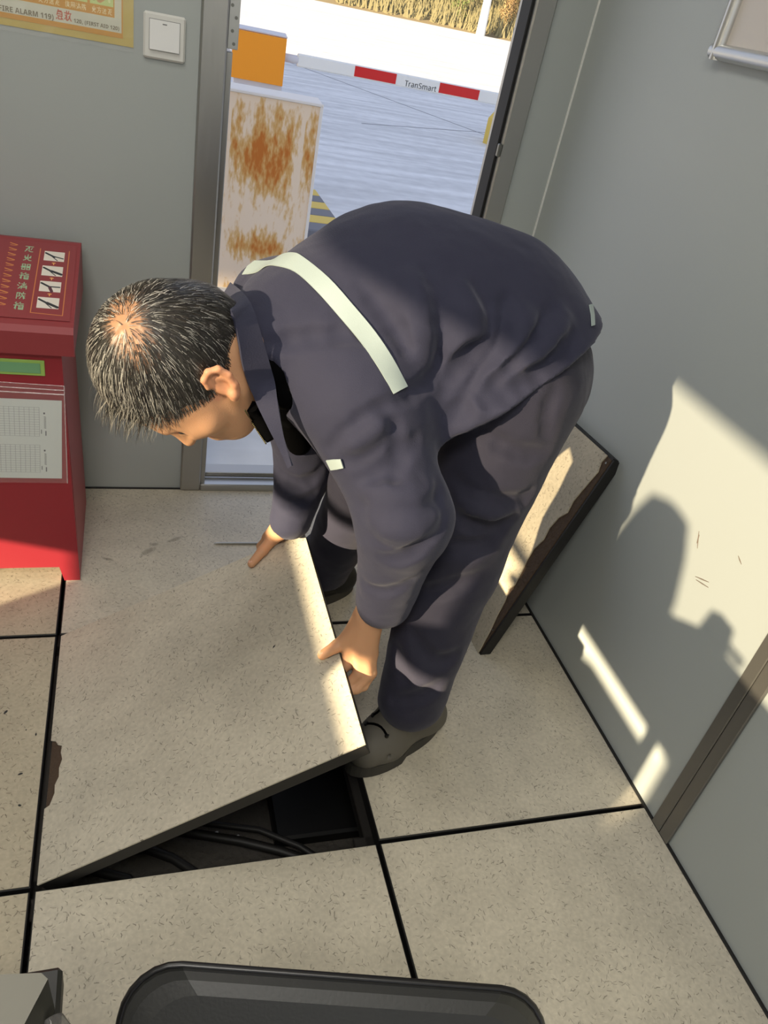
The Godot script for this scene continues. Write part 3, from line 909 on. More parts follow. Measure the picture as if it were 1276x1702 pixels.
func wall_things() -> void:
	# light switch, 86 mm
	var s := thing("light_switch", "white square rocker light switch on the grey wall left of the door frame", "light switch", Vector3(0.2215, 1.1515, 0))
	var st := ST()
	box(st, Vector3(0, 0, 0.0045), Vector3(0.086, 0.086, 0.009), 0.004)
	put("plate", st, M.white_plastic, s)
	st = ST()
	box(st, Vector3(0, 0.003, 0.0092), Vector3(0.063, 0.057, 0.0012), 0.0004)
	put("gap", st, M.grey_plastic, s)
	st = ST()
	prism(st, PackedVector2Array([Vector2(-0.0275, 0), Vector2(-0.0275, 0.0105), Vector2(0.0, 0.0125), Vector2(0.0275, 0.0150), Vector2(0.0275, 0)]), Transform3D(Basis(Vector3(0, -1, 0), Vector3(0, 0, 1), Vector3(-1, 0, 0)), Vector3(0.0305, 0.003, 0)), 0.061)
	var rk := put("rocker", st, M.white_gloss, s)
	st = ST()
	box(st, Vector3(0, 0.024, 0.0112), Vector3(0.009, 0.0022, 0.001), 0.0003)
	put("mark", st, M.grey_plastic, rk)

	# notice under film
	var p := thing("safety_notice", "orange safety notice under clear film on the wall, cut off by the top left corner", "poster", Vector3(-0.22, 1.335, 0.0))
	p.rotation.z = 0.0
	st = ST()
	ab(st, Vector3(-0.35, -0.213, 0.0), Vector3(0.379, 0.30, 0.0015), 0.0)
	put("sheet", st, M.notice_border, p)
	var W := 1024; var Hh := 720
	var im := Image.create(W, Hh, false, Image.FORMAT_RGB8)
	var amber := Color(0.82, 0.60, 0.22)
	im.fill(amber)
	for y in range(0, Hh):
		for x in range(0, W, 1):
			if (x * 7 + y * 3) % 11 == 0:
				im.set_pixel(x, y, amber.darkened(0.05))
	# pale frame
	im.fill_rect(Rect2i(1000, 0, 20, 706), Color(0.84, 0.83, 0.74))
	im.fill_rect(Rect2i(0, 668, 1020, 38), Color(0.83, 0.83, 0.76))
	var dark := Color(0.42, 0.40, 0.30)
	var red := Color(0.75, 0.35, 0.25)
	for k in 4:
		glyph(im, ["火", "警", "报", "警"][k], Vector2(540 + k * 25, 673), Vector2(22, 0), Vector2(0, 27), 2.4, red)
	for k in 2:
		glyph(im, ["急", "救"][k], Vector2(836 + k * 23, 673), Vector2(20, 0), Vector2(0, 27), 2.4, red)
	# four pictures with captions, the last with a figure in a helmet
	for k in 4:
		var x0 := 712 + k * 73
		im.fill_rect(Rect2i(x0, 545, 66, 96), Color(0.80, 0.86, 0.56))
		line(im, Vector2(x0 + 10, 628), Vector2(x0 + 40, 580), 8, Color(0.68, 0.72, 0.48))
		line(im, Vector2(x0 + 48, 560), Vector2(x0 + 54, 628), 6, Color(0.9, 0.92, 0.7))
		for q in 4:
			glyph(im, ["使", "用", "消", "防", "器", "火", "方", "法", "灭", "箱"][(k * 5 + q) % 10], Vector2(x0 + 4 + q * 15, 646), Vector2(13, 0), Vector2(0, 17), 1.6, Color(0.93, 0.88, 0.72))
	line(im, Vector2(958, 626), Vector2(968, 618), 18, Color(0.80, 0.62, 0.40))
	line(im, Vector2(945, 562), Vector2(962, 574), 12, Color(0.15, 0.15, 0.14))
	line(im, Vector2(936, 610), Vector2(942, 630), 3, dark)
	line(im, Vector2(988, 550), Vector2(990, 600), 9, Color(0.12, 0.12, 0.12))
	var nm := smat(Color.WHITE, 0.5)
	nm.albedo_texture = tex(im)
	st = ST()
	quad(st, Vector3(-0.345, -0.200, 0.0022), Vector3(0.358, -0.200, 0.0022), Vector3(0.358, 0.285, 0.0022), Vector3(-0.345, 0.285, 0.0022), Vector3.BACK, Vector2(0, 1), Vector2(1, 0))
	put("print", st, nm, p)
	lettering("lettering", "119 (FIRE ALARM 119)", 0.0092, M.notice_ink, p, Transform3D(Basis.IDENTITY, Vector3(0.093, -0.184, 0.0025)), true, 0.0004)
	lettering("lettering", "120, (FIRST AID 120)", 0.0068, M.notice_ink, p, Transform3D(Basis.IDENTITY, Vector3(0.262, -0.183, 0.0025)), true, 0.0004)
	# clear film with lifted creases
	st = ST()
	var nx := 40; var ny := 20
	var fn := FastNoiseLite.new(); fn.seed = 3; fn.frequency = 9.0
	for iy in ny:
		for ix in nx:
			var q := []
			for c in [[0, 0], [1, 0], [1, 1], [0, 1]]:
				var x: float = -0.36 + 0.74 * (ix + c[0]) / nx
				var y: float = -0.222 + 0.53 * (iy + c[1]) / ny
				q.append(Vector3(x, y, 0.004 + 0.0016 * fn.get_noise_2d(x, y * 0.4) + 0.001 * fn.get_noise_2d(x * 5.0, y)))
			var nn := Vector3(q[1].z - q[0].z, 0, 1).normalized()
			tri(st, q[0], q[1], q[2], (q[1] - q[0]).cross(q[2] - q[0]).normalized())
			tri(st, q[0], q[2], q[3], (q[2] - q[0]).cross(q[3] - q[0]).normalized())
	put("clear_film", st, M.film, p)

	# framed board on the right wall
	var f := thing("framed_board", "silver framed pale board on the right wall, cut off by the top right corner", "board", Vector3(1.2, 1.324, 0.515))
	st = ST()
	ab(st, Vector3(-0.010, 0.012, 0.012), Vector3(-0.002, 0.60, 0.90), 0.001)
	put("panel", st, M.board, f)
	for q in [[Vector3(-0.012, 0.0135, 0.0), Vector3(-0.012, 0.0135, 0.912)], [Vector3(-0.012, 0.60, 0.0), Vector3(-0.012, 0.60, 0.912)], [Vector3(-0.012, 0.0, 0.0135), Vector3(-0.012, 0.612, 0.0135)], [Vector3(-0.012, 0.0, 0.90), Vector3(-0.012, 0.612, 0.90)]]:
		st = ST()
		tube(st, [q[0], q[1]], 0.0135, 16, true, 1.0)
		put("frame_rail", st, M.silver, f)

	# scuffs on the painted wall
	var sc := ST()
	for q in [[Vector2(0.575, 0.992), Vector2(0.545, 1.008)], [Vector2(0.57, 0.997), Vector2(0.552, 1.001)], [Vector2(0.497, 1.035), Vector2(0.512, 1.07)], [Vector2(0.493, 1.04), Vector2(0.503, 1.075)], [Vector2(0.60, 1.10), Vector2(0.592, 1.115)]]:
		tube(sc, [Vector3(1.2, q[0].x, q[0].y), Vector3(1.1998, (q[0].x + q[1].x) * 0.5, (q[0].y + q[1].y) * 0.5), Vector3(1.2, q[1].x, q[1].y)], [0.0006, 0.0012, 0.0006], 6)
	var wallr := get_node("wall_right")
	put("scuff_marks", sc, M.scuff, wallr)

func laminate_sheet(poly: PackedVector2Array, thick: float) -> SurfaceTool:    # polygon in panel metres, lifted along +z of the panel
	var st := ST()
	var idx := Geometry2D.triangulate_polygon(poly)
	for i in range(0, idx.size(), 3):
		var v := [poly[idx[i]], poly[idx[i + 1]], poly[idx[i + 2]]]
		tri(st, Vector3(v[0].x, v[0].y, thick), Vector3(v[1].x, v[1].y, thick), Vector3(v[2].x, v[2].y, thick), Vector3.BACK, v[0] / 0.6, v[1] / 0.6, v[2] / 0.6)
	if Geometry2D.is_polygon_clockwise(poly):
		poly.reverse()
	for i in poly.size():
		var p := poly[i]; var q := poly[(i + 1) % poly.size()]
		var e := q - p
		quad(st, Vector3(p.x, p.y, 0), Vector3(q.x, q.y, 0), Vector3(q.x, q.y, thick), Vector3(p.x, p.y, thick), Vector3(e.y, -e.x, 0).normalized(), p / 0.6, q / 0.6)
	return st

func panels() -> void:
	# panel lifted out of the open cell: hinged on its left edge, right edge raised
	var a := deg_to_rad(29.0)
	var bx := Vector3(cos(a), sin(a), 0)
	var bz := Vector3(-sin(a), cos(a), 0)
	var h := thing("lifted_panel", "beige speckled floor panel being tilted up by the man over the open floor cell", "floor panel", Vector3(0.004, 0.0, 1.197))
	h.basis = Basis(bx, Vector3(0, 0, -1), bz)         # x across, y away from the camera, z out of the face
	var st := ST()
	ab(st, Vector3(0.004, 0.003, -0.032), Vector3(0.596, 0.591, -0.003), 0.0012)
	put("core_board", st, M.trim_black, h)
	var poly := PackedVector2Array([Vector2(0.003, 0.002), Vector2(0.597, 0.002), Vector2(0.597, 0.592), Vector2(0.003, 0.592), Vector2(0.003, 0.30), Vector2(0.014, 0.293), Vector2(0.019, 0.282), Vector2(0.028, 0.276), Vector2(0.027, 0.26), Vector2(0.031, 0.243), Vector2(0.026, 0.225), Vector2(0.027, 0.205), Vector2(0.020, 0.19), Vector2(0.021, 0.172), Vector2(0.013, 0.150), Vector2(0.003, 0.147)])
	var ls := laminate_sheet(poly, 0.0)
	var lo := put("laminate", laminate_sheet(poly, 0.003), M.laminate, h)
	lo.position.z = -0.003
	st = ST()
	ab(st, Vector3(0.0035, 0.15, -0.02), Vector3(0.03, 0.30, -0.0027), 0.001)
	put("bare_core", st, M.core, h)
	st = ST()
	prism(st, PackedVector2Array([Vector2(0.474, 0.292), Vector2(0.479, 0.295), Vector2(0.481, 0.299), Vector2(0.476, 0.297)]), Transform3D(Basis.IDENTITY, Vector3(0, 0, -0.0005)), 0.0009)
	put("dark_speck", st, M.ink, h)

	# broken panel leaning on the right wall
	var l := thing("broken_panel", "broken beige floor panel with a torn edge leaning on the grey wall behind the man", "floor panel", Vector3(0.985, 0.0, 0.737))
	var v := Vector3(0.193, 0.545, -0.042).normalized()
	var nrm := Vector3(0, 0, -1).cross(v).normalized()
	if nrm.x > 0.0:
		nrm = -nrm
	var u := nrm.cross(v).normalized() * -1.0      # along the foot, towards the camera
	if u.z < 0.0:
		u = -u
	l.position = Vector3(0.985, 0.0, 0.737) - u * 0.6
	l.basis = Basis(u, v, u.cross(v))
	st = ST()
	ab(st, Vector3(0.002, 0.002, -0.028), Vector3(0.595, 0.585, -0.002), 0.001)
	put("core_board", st, M.core, l)
	poly = PackedVector2Array([Vector2(0.005, 0.002), Vector2(0.005, 0.587), Vector2(0.578, 0.587), Vector2(0.574, 0.565), Vector2(0.583, 0.545), Vector2(0.579, 0.52), Vector2(0.574, 0.485), Vector2(0.570, 0.455), Vector2(0.576, 0.425), Vector2(0.560, 0.40), Vector2(0.554, 0.365), Vector2(0.560, 0.335), Vector2(0.550, 0.30), Vector2(0.552, 0.27), Vector2(0.560, 0.235), Vector2(0.566, 0.20), Vector2(0.558, 0.18), Vector2(0.570, 0.15), Vector2(0.576, 0.11), Vector2(0.586, 0.07), Vector2(0.592, 0.03), Vector2(0.596, 0.002)])
	var l2 := put("laminate", laminate_sheet(poly, 0.003), M.laminate_worn, l)
	l2.position.z = -0.002
	st = ST()
	ab(st, Vector3(0.596, 0.0, -0.031), Vector3(0.602, 0.588, -0.004), 0.0008)
	ab(st, Vector3(0.0, 0.584, -0.031), Vector3(0.598, 0.590, -0.003), 0.0008)
	ab(st, Vector3(0.0, -0.001, -0.031), Vector3(0.598, 0.003, -0.003), 0.0008)
	put("edge_trim", st, M.trim_black, l)
	st = ST()
	tube(st, [Vector3(0.592, 0.075, -0.003), Vector3(0.592, 0.075, 0.0005)], 0.002, 10)
	put("rivet", st, M.screw, l)
	st = ST()
	tube(st, [Vector3(0.588, 0.572, -0.003), Vector3(0.588, 0.572, 0.0005)], 0.0026, 10)
	put("rivet", st, M.screw, l)

	# things inside the open cell
	var cs := [
		[Vector3(0.12, -0.245, 0.90), Vector3(0.22, -0.235, 0.965), Vector3(0.30, -0.235, 0.99), Vector3(0.38, -0.232, 1.018), Vector3(0.46, -0.232, 1.052), Vector3(0.58, -0.235, 1.115)],
		[Vector3(0.10, -0.248, 0.95), Vector3(0.187, -0.244, 1.0), Vector3(0.24, -0.244, 1.03), Vector3(0.29, -0.245, 1.075), Vector3(0.33, -0.247, 1.15)],
		[Vector3(0.16, -0.25, 0.86), Vector3(0.25, -0.222, 0.955), Vector3(0.34, -0.215, 0.985), Vector3(0.42, -0.212, 1.01), Vector3(0.50, -0.212, 1.06), Vector3(0.60, -0.22, 1.15)],
		[Vector3(0.0, -0.248, 1.02), Vector3(0.08, -0.247, 1.03), Vector3(0.15, -0.247, 1.06), Vector3(0.20, -0.25, 1.14)],
	]
	var labels := ["thin dark cable lying highest on the slab in the open floor cell", "lower dark cable bending towards the near edge inside the open floor cell", "dark cable crossing over the others below the lifted panel", "short cable stretch in the left corner of the open floor cell"]
	for i in cs.size():
		st = ST()
		tube(st, cs[i], 0.010 if i != 2 else 0.007, 12)
		var c := put("cable", st, M.cable, self)
		tag(c, labels[i], "cable", "")
	st = ST()
	ab(st, Vector3(0.455, -0.262, 0.64), Vector3(0.70, -0.225, 1.03), 0.006)
	var tr := put("cable_duct", st, M.black_plastic, self)
	tag(tr, "flat black cable duct on the slab in the right part of the open floor cell", "duct")
	st = ST()
	for q in [Vector3(0.335, -0.257, 0.975), Vector3(0.26, -0.257, 1.03), Vector3(0.29, -0.258, 0.95), Vector3(0.38, -0.258, 0.99)]:
		box(st, q, Vector3(0.008, 0.007, 0.006), 0.002, Basis(Vector3(0.3, 0.8, 0.5).normalized(), q.x * 20.0))
	var rb := put("rubble", st, M.pale_grey, self)
	rb.set_meta("kind", "stuff")
	tag(rb, "small pale crumbs of rubble on the slab in the open floor cell", "rubble")

	# screwdriver shaft lying on the far tile
	st = ST()
	tube(st, [Vector3(0.371, 0.0035, 0.273), Vector3(0.38, 0.0035, 0.273), Vector3(0.40, 0.0035, 0.2735), Vector3(0.53, 0.0035, 0.277)], [0.0008, 0.0028, 0.0034, 0.0034], 10)
	var sd := thing("screwdriver", "slim steel screwdriver lying on the floor by the lifted panel's far corner", "screwdriver", Vector3.ZERO)
	put("shaft", st, M.steel, sd)
	st = ST()
	tube(st, [Vector3(0.525, 0.0105, 0.277), Vector3(0.535, 0.0105, 0.277), Vector3(0.56, 0.0105, 0.278), Vector3(0.60, 0.0105, 0.279), Vector3(0.61, 0.0105, 0.279)], [0.005, 0.009, 0.0105, 0.010, 0.006], 12)
	put("handle", st, M.black_plastic, sd)

func foreground() -> void:
	# chair whose low padded back shows at the bottom of the frame
	var ch := thing("chair", "black vinyl chair seen from behind, its rounded backrest rising into the bottom edge", "chair", Vector3(0.288, 0, 1.872))
	ch.rotation.y = -0.245
	var st := ST()
	var poly := PackedVector2Array()
	var bw := 0.190; var bh := 0.30; var r := 0.045
	for c in [[bw - r, bh - r, 0.0], [-bw + r, bh - r, 0.5 * PI], [-bw + r, r, PI], [bw - r, r, 1.5 * PI]]:
		for k in 7:
			var a: float = c[2] + 0.5 * PI * k / 6.0
			poly.append(Vector2(c[0] + cos(a) * r, c[1] + sin(a) * r))
	# cushion: stacked outlines that round over
	var layers := [[0.026, 0.94, 0.0], [0.030, 0.985, 0.0], [0.034, 1.0, 0.0], [0.042, 1.0, 0.0], [0.048, 0.985, 0.0], [0.053, 0.95, 0.0], [0.056, 0.88, 0.0]]
	loft_outline(st, poly, layers, Vector2(0, bh * 0.5))
	var xf := Transform3D(Basis(Vector3.RIGHT, -0.80), Vector3(0, 0.352, -0.016))
	var back := put("backrest", st, M.vinyl, ch)
	back.transform = xf
	for zz in [0.042]:
		st = ST()
		var pts := []
		for i in poly.size() + 1:
			var q := poly[i % poly.size()]
			pts.append(Vector3(q.x, q.y, zz))
		tube(st, pts, 0.0035, 8, false)
		put("piping", st, M.piping, back)
	st = ST()
	var seat := PackedVector2Array()
	for c in [[0.17, 0.17, 0.0], [-0.17, 0.17, 0.5 * PI], [-0.17, -0.17, PI], [0.17, -0.17, 1.5 * PI]]:
		for k in 7:
			var a: float = c[2] + 0.5 * PI * k / 6.0
			seat.append(Vector2(c[0] + cos(a) * 0.04, c[1] + sin(a) * 0.04))
	loft_outline(st, seat, [[0.0, 0.93], [0.01, 1.0], [0.04, 1.0], [0.054, 0.95], [0.06, 0.85]], Vector2.ZERO)
	var so := put("seat", st, M.vinyl, ch)
	so.transform = Transform3D(Basis(Vector3.RIGHT, -PI / 2), Vector3(0, 0.27, 0.20))
	for q in [Vector2(-0.14, 0.06), Vector2(0.14, 0.06), Vector2(-0.14, 0.34), Vector2(0.14, 0.34)]:
		st = ST()
		tube(st, [Vector3(q.x * 1.1, 0.0, q.y), Vector3(q.x, 0.29, q.y)], 0.012, 12)
		put("leg", st, M.black_plastic, ch)

	# desk on the sunny side; only its corner comes into the frame
	var dk := thing("desk", "dark desk whose corner shows at the bottom left edge under a grey metal device", "desk", Vector3(-0.40, 0, 2.08))
	st = ST()
	box(st, Vector3(0, 0.707, 0), Vector3(1.014, 0.026, 0.786), 0.003)
	put("top", st, M.desk_top, dk)
	for x in [-0.47, 0.47]:
		for z in [-0.35, 0.35]:
			st = ST()
			ab(st, Vector3(x - 0.015, 0.0, z - 0.015), Vector3(x + 0.015, 0.694, z + 0.015), 0.002)
			put("leg", st, M.black_plastic, dk)
	# kettle standing further along the desk
	var kt := thing("kettle", "dark electric kettle standing on the desk behind the grey metal dispenser", "kettle", Vector3(-0.50, 0.72, 1.80))
	kt.rotation.y = 0.49
	kt.scale = Vector3(1.3, 1.3, 1.3)
	st = ST()
	tube(st, [Vector3(0, 0.0, 0), Vector3(0, 0.012, 0), Vector3(0, 0.10, 0), Vector3(0, 0.17, 0), Vector3(0, 0.20, 0)], [0.088, 0.092, 0.086, 0.068, 0.056], 24)
	tube(st, [Vector3(0.06, 0.11, 0), Vector3(0.10, 0.155, 0), Vector3(0.112, 0.18, 0)], [0.026, 0.016, 0.013], 12)
	put("body", st, M.gunmetal, kt)
	st = ST()
	tube(st, [Vector3(0, 0.20, 0), Vector3(0, 0.222, 0), Vector3(0, 0.232, 0)], [0.055, 0.046, 0.02], 20)
	put("lid", st, M.black_plastic, kt)
	st = ST()
	tube(st, [Vector3(-0.07, 0.17, 0), Vector3(-0.115, 0.185, 0), Vector3(-0.135, 0.14, 0), Vector3(-0.125, 0.07, 0), Vector3(-0.085, 0.035, 0)], 0.011, 10)
	put("handle", st, M.black_plastic, kt)
	# grey metal device with a clear roll in it
	var dv := thing("tape_dispenser", "grey metal dispenser with a dark glassy roll on the desk corner, bottom left", "dispenser", Vector3(0.0, 0.72, 0.0))
	st = ST()
	var foot := [Vector3(0.045, 0, 1.709), Vector3(0.104, 0, 1.716), Vector3(0.090, 0, 1.775), Vector3(0.0, 0, 1.775)]
	var head := [Vector3(0.058, 0.058, 1.713), Vector3(0.099, 0.060, 1.7195), Vector3(0.103, 0.057, 1.7225), Vector3(0.084, 0.060, 1.765), Vector3(0.02, 0.060, 1.765)]
	var mid := Vector3(0.065, 0.03, 1.742)
	for k in 5:
		var a: Vector3 = head[k]; var b: Vector3 = head[(k + 1) % 5]
		tri(st, Vector3(0.065, 0.061, 1.740), a, b, Vector3.UP)
		var fa: Vector3 = foot[[0, 1, 1, 2, 3][k]]; var fb: Vector3 = foot[[1, 1, 2, 3, 0][k]]
		var n := (b - a).cross(fa - a)
		n = n.normalized()
		if n.dot((a + b) * 0.5 - mid) < 0.0:
			n = -n
		quad(st, a, b, fb, fa, n)
	put("body", st, M.gunmetal, dv)
	st = ST()
	tube(st, [Vector3(0.102, 0.016, 1.732), Vector3(0.104, 0.016, 1.736), Vector3(0.104, 0.016, 1.80)], [0.010, 0.0125, 0.0125], 20)
	put("clear_roll", st, M.clear_plastic, dv)

func loft_outline(st: SurfaceTool, poly: PackedVector2Array, layers: Array, c: Vector2) -> void:
	var n := poly.size()
	for li in layers.size() - 1:
		var A = layers[li]; var B = layers[li + 1]
		for i in n:
			var p := poly[i]; var q := poly[(i + 1) % n]
			var v := [c + (p - c) * A[1], c + (q - c) * A[1], c + (q - c) * B[1], c + (p - c) * B[1]]
			var z := [A[0], A[0], B[0], B[0]]
			var out := Vector3((p + q).x * 0.5 - c.x, (p + q).y * 0.5 - c.y, 0).normalized()
			var sl: float = (A[1] - B[1]) * 0.15 / maxf(absf(B[0] - A[0]), 0.001)
			var nn := (out + Vector3(0, 0, sl)).normalized()
			quad(st, Vector3(v[0].x, v[0].y, z[0]), Vector3(v[1].x, v[1].y, z[1]), Vector3(v[2].x, v[2].y, z[2]), Vector3(v[3].x, v[3].y, z[3]), nn)
	for e in [0, layers.size() - 1]:
		var L = layers[e]
		for i in n:
			var p: Vector2 = c + (poly[i] - c) * L[1]; var q: Vector2 = c + (poly[(i + 1) % n] - c) * L[1]
			tri(st, Vector3(c.x, c.y, L[0]), Vector3(p.x, p.y, L[0]), Vector3(q.x, q.y, L[0]), Vector3(0, 0, -1 if e == 0 else 1))

# ---------------------------------------------------------------- smooth solids meshed with surface nets
class Solid:
	var kind := 0            # 0 tapered capsule, 1 ellipsoid, 2 half space
	var op := 1
	var k := 0.01
	var a := Vector3.ZERO
	var ab := Vector3.ZERO
	var inv := 0.0
	var ra := 0.0
	var dr := 0.0
	var flat := false
	var n := Vector3.ZERO
	var s := 1.0
	var bx: Basis
	var r := Vector3.ONE
	var bound := 0.0
	var mid := Vector3.ZERO
	func d(p: Vector3) -> float:
		if kind == 0:
			var q := p - a
			var h := clampf(q.dot(ab) * inv, 0.0, 1.0)
			q -= ab * h
			if flat:
				var w := q.dot(n)
				q += n * (w * (1.0 / s - 1.0))
				var l := q.length()
				var g := sqrt(maxf(1e-9, l * l + (w / s) * (w / s) * (1.0 / (s * s) - 1.0))) / maxf(l, 1e-6)
				return (l - ra - dr * h) / maxf(g, 1e-3)
			return q.length() - ra - dr * h
		if kind == 1:
			var q := p - a
			var x := Vector3(q.dot(bx.x), q.dot(bx.y), q.dot(bx.z)) / r
			var k0 := x.length()
			var k1 := (x / r).length()
			return k0 * (k0 - 1.0) / maxf(k1, 1e-6)
		return (p - a).dot(n)

func cap_(a: Vector3, b: Vector3, ra: float, rb: float, k: float, op: int, n := Vector3.ZERO, s := 1.0) -> Solid:
	var q := Solid.new()
	q.a = a; q.ab = b - a; q.inv = 1.0 / maxf((b - a).length_squared(), 1e-9); q.ra = ra; q.dr = rb - ra; q.k = maxf(k, 1e-5); q.op = op
	q.flat = n != Vector3.ZERO; q.n = n; q.s = s
	q.mid = (a + b) * 0.5; q.bound = (b - a).length() * 0.5 + maxf(ra, rb)
	return q

func ell_(c: Vector3, bx: Basis, r: Vector3, k: float, op: int) -> Solid:
	var q := Solid.new()
	q.kind = 1; q.a = c; q.bx = bx; q.r = r; q.k = maxf(k, 1e-5); q.op = op
	q.mid = c; q.bound = maxf(r.x, maxf(r.y, r.z))
	return q

func cut_(a: Vector3, n: Vector3, k: float) -> Solid:
	var q := Solid.new()
	q.kind = 2; q.op = 0; q.a = a; q.n = n; q.k = maxf(k, 1e-5)
	return q

func sdf(L: Array, p: Vector3) -> float:
	var d := 1000.0
	for q: Solid in L:
		var e: float = q.d(p)
		var k: float = q.k
		if q.op == 1:
			var h := k - absf(d - e)
			d = minf(d, e)
			if h > 0.0:
				d -= h * h / k * 0.25
		else:
			if q.op == -1:
				e = -e
			var h := k - absf(d - e)
			d = maxf(d, e)
			if h > 0.0:
				d += h * h / k * 0.25
	return d

# meshes a field into st; wobble adds cloth relief; tint(p, n) gives vertex colours
func net(st: SurfaceTool, L: Array, cell: float, wobble := 0.0, noise: FastNoiseLite = null, tint = null) -> void:
	var lo := Vector3(1e9, 1e9, 1e9); var hi := -lo
	for q: Solid in L:
		if q.op == 1:
			lo = lo.min(q.mid - Vector3.ONE * (q.bound + 0.03))
			hi = hi.max(q.mid + Vector3.ONE * (q.bound + 0.03))
	var B := 6
	var bs := cell * B
	var nb := Vector3i(((hi - lo) / bs).ceil()) + Vector3i.ONE
	var R := bs * 0.867
	var verts := {}          # cell key -> vertex index
	var pos := PackedVector3Array()
	var nor := PackedVector3Array()
	var col := PackedColorArray()
	var edges := []          # [cell key, axis, inside first]
	var SX := 4096; var SXY := 4096 * 4096
	var N := B + 1
	var off := PackedInt32Array([0, 1, N, N + 1, N * N, N * N + 1, N * N + N, N * N + N + 1])
	var corner := [Vector3(0, 0, 0), Vector3(1, 0, 0), Vector3(0, 1, 0), Vector3(1, 1, 0), Vector3(0, 0, 1), Vector3(1, 0, 1), Vector3(0, 1, 1), Vector3(1, 1, 1)]
	var pairs := PackedInt32Array([0, 1, 2, 3, 4, 5, 6, 7, 0, 2, 1, 3, 4, 6, 5, 7, 0, 4, 1, 5, 2, 6, 3, 7])
	var val := PackedFloat32Array(); val.resize(N * N * N)
	for bz in nb.z:
		for by in nb.y:
			for bx in nb.x:
				var o := lo + Vector3(bx, by, bz) * bs
				var c := o + Vector3.ONE * (bs * 0.5)
				# near solids only
				var near := []
				var any := false
				for q: Solid in L:
					if q.op == 0:
						near.append(q)
						continue
					var e: float = (c - q.mid).length() - q.bound
					if e > R * 1.3 + q.k + 0.04:
						continue
					e = q.d(c)
					if e < R * 2.3 + q.k + 0.03:
						near.append(q)
						if q.op == 1:
							any = true
				if not any or absf(sdf(near, c)) > R * 1.6 + wobble + 0.02:
					continue
				var i := 0
				for z in N:
					for y in N:
						for x in N:
							var p := o + Vector3(x, y, z) * cell
							var d := sdf(near, p)
							if noise != null and absf(d) < 0.03:
								d += wobble * noise.get_noise_3dv(p)
							val[i] = d
							i += 1
				for z in B:
					for y in B:
						for x in B:
							var b := x + y * N + z * N * N
							var m := 0
							for j in 8:
								if val[b + off[j]] < 0.0:
									m |= 1 << j
							if m == 0 or m == 255:
								continue
							var acc := Vector3.ZERO
							var cnt := 0
							for j in range(0, 24, 2):
								var u := pairs[j]; var w := pairs[j + 1]
								if ((m >> u) & 1) != ((m >> w) & 1):
									var va := val[b + off[u]]; var vb := val[b + off[w]]
									acc += corner[u].lerp(corner[w], va / (va - vb))
									cnt += 1
							var p := o + (Vector3(x, y, z) + acc / cnt) * cell
							var key := (bx * B + x) + (by * B + y) * SX + (bz * B + z) * SXY
							verts[key] = pos.size()
							pos.append(p)
							var h := cell * 0.5
							var g := Vector3.ZERO
							for t in [Vector3(1, -1, -1), Vector3(-1, -1, 1), Vector3(-1, 1, -1), Vector3(1, 1, 1)]:
								var pp: Vector3 = p + t * h
								var dd := sdf(near, pp)
								if noise != null:
									dd += wobble * noise.get_noise_3dv(pp)
								g += t * dd
							g = g.normalized()
							nor.append(g)
							if tint != null:
								col.append(tint.call(p, g))
							var ins := m & 1
							if ((m >> 1) & 1) != ins: edges.append([key, 0, ins])
							if ((m >> 2) & 1) != ins: edges.append([key, 1, ins])
							if ((m >> 4) & 1) != ins: edges.append([key, 2, ins])
	var D := [1, SX, SXY]
	var tinted := col.size() > 0
	for e in edges:
		var k: int = e[0]
		var ax: int = e[1]
		var u: int = D[(ax + 1) % 3]; var v: int = D[(ax + 2) % 3]
		if not (verts.has(k - u) and verts.has(k - v) and verts.has(k - u - v)):
			continue
		var q := [verts[k], verts[k - u], verts[k - u - v], verts[k - v]]
		var order := [0, 1, 2, 0, 2, 3] if e[2] == 0 else [0, 2, 1, 0, 3, 2]
		# make sure faces look outward (clockwise is front)
		var p0: Vector3 = pos[q[order[0]]]
		if (pos[q[order[1]]] - p0).cross(pos[q[order[2]]] - p0).dot(nor[q[0]] + nor[q[1]] + nor[q[2]] + nor[q[3]]) > 0.0:
			order = [0, 2, 1, 0, 3, 2] if e[2] == 0 else [0, 1, 2, 0, 2, 3]
		for j in order:
			var id: int = q[j]
			if tinted:
				st.set_color(col[id])
			st.set_normal(nor[id])
			st.set_uv(Vector2.ZERO)
			st.add_vertex(pos[id])

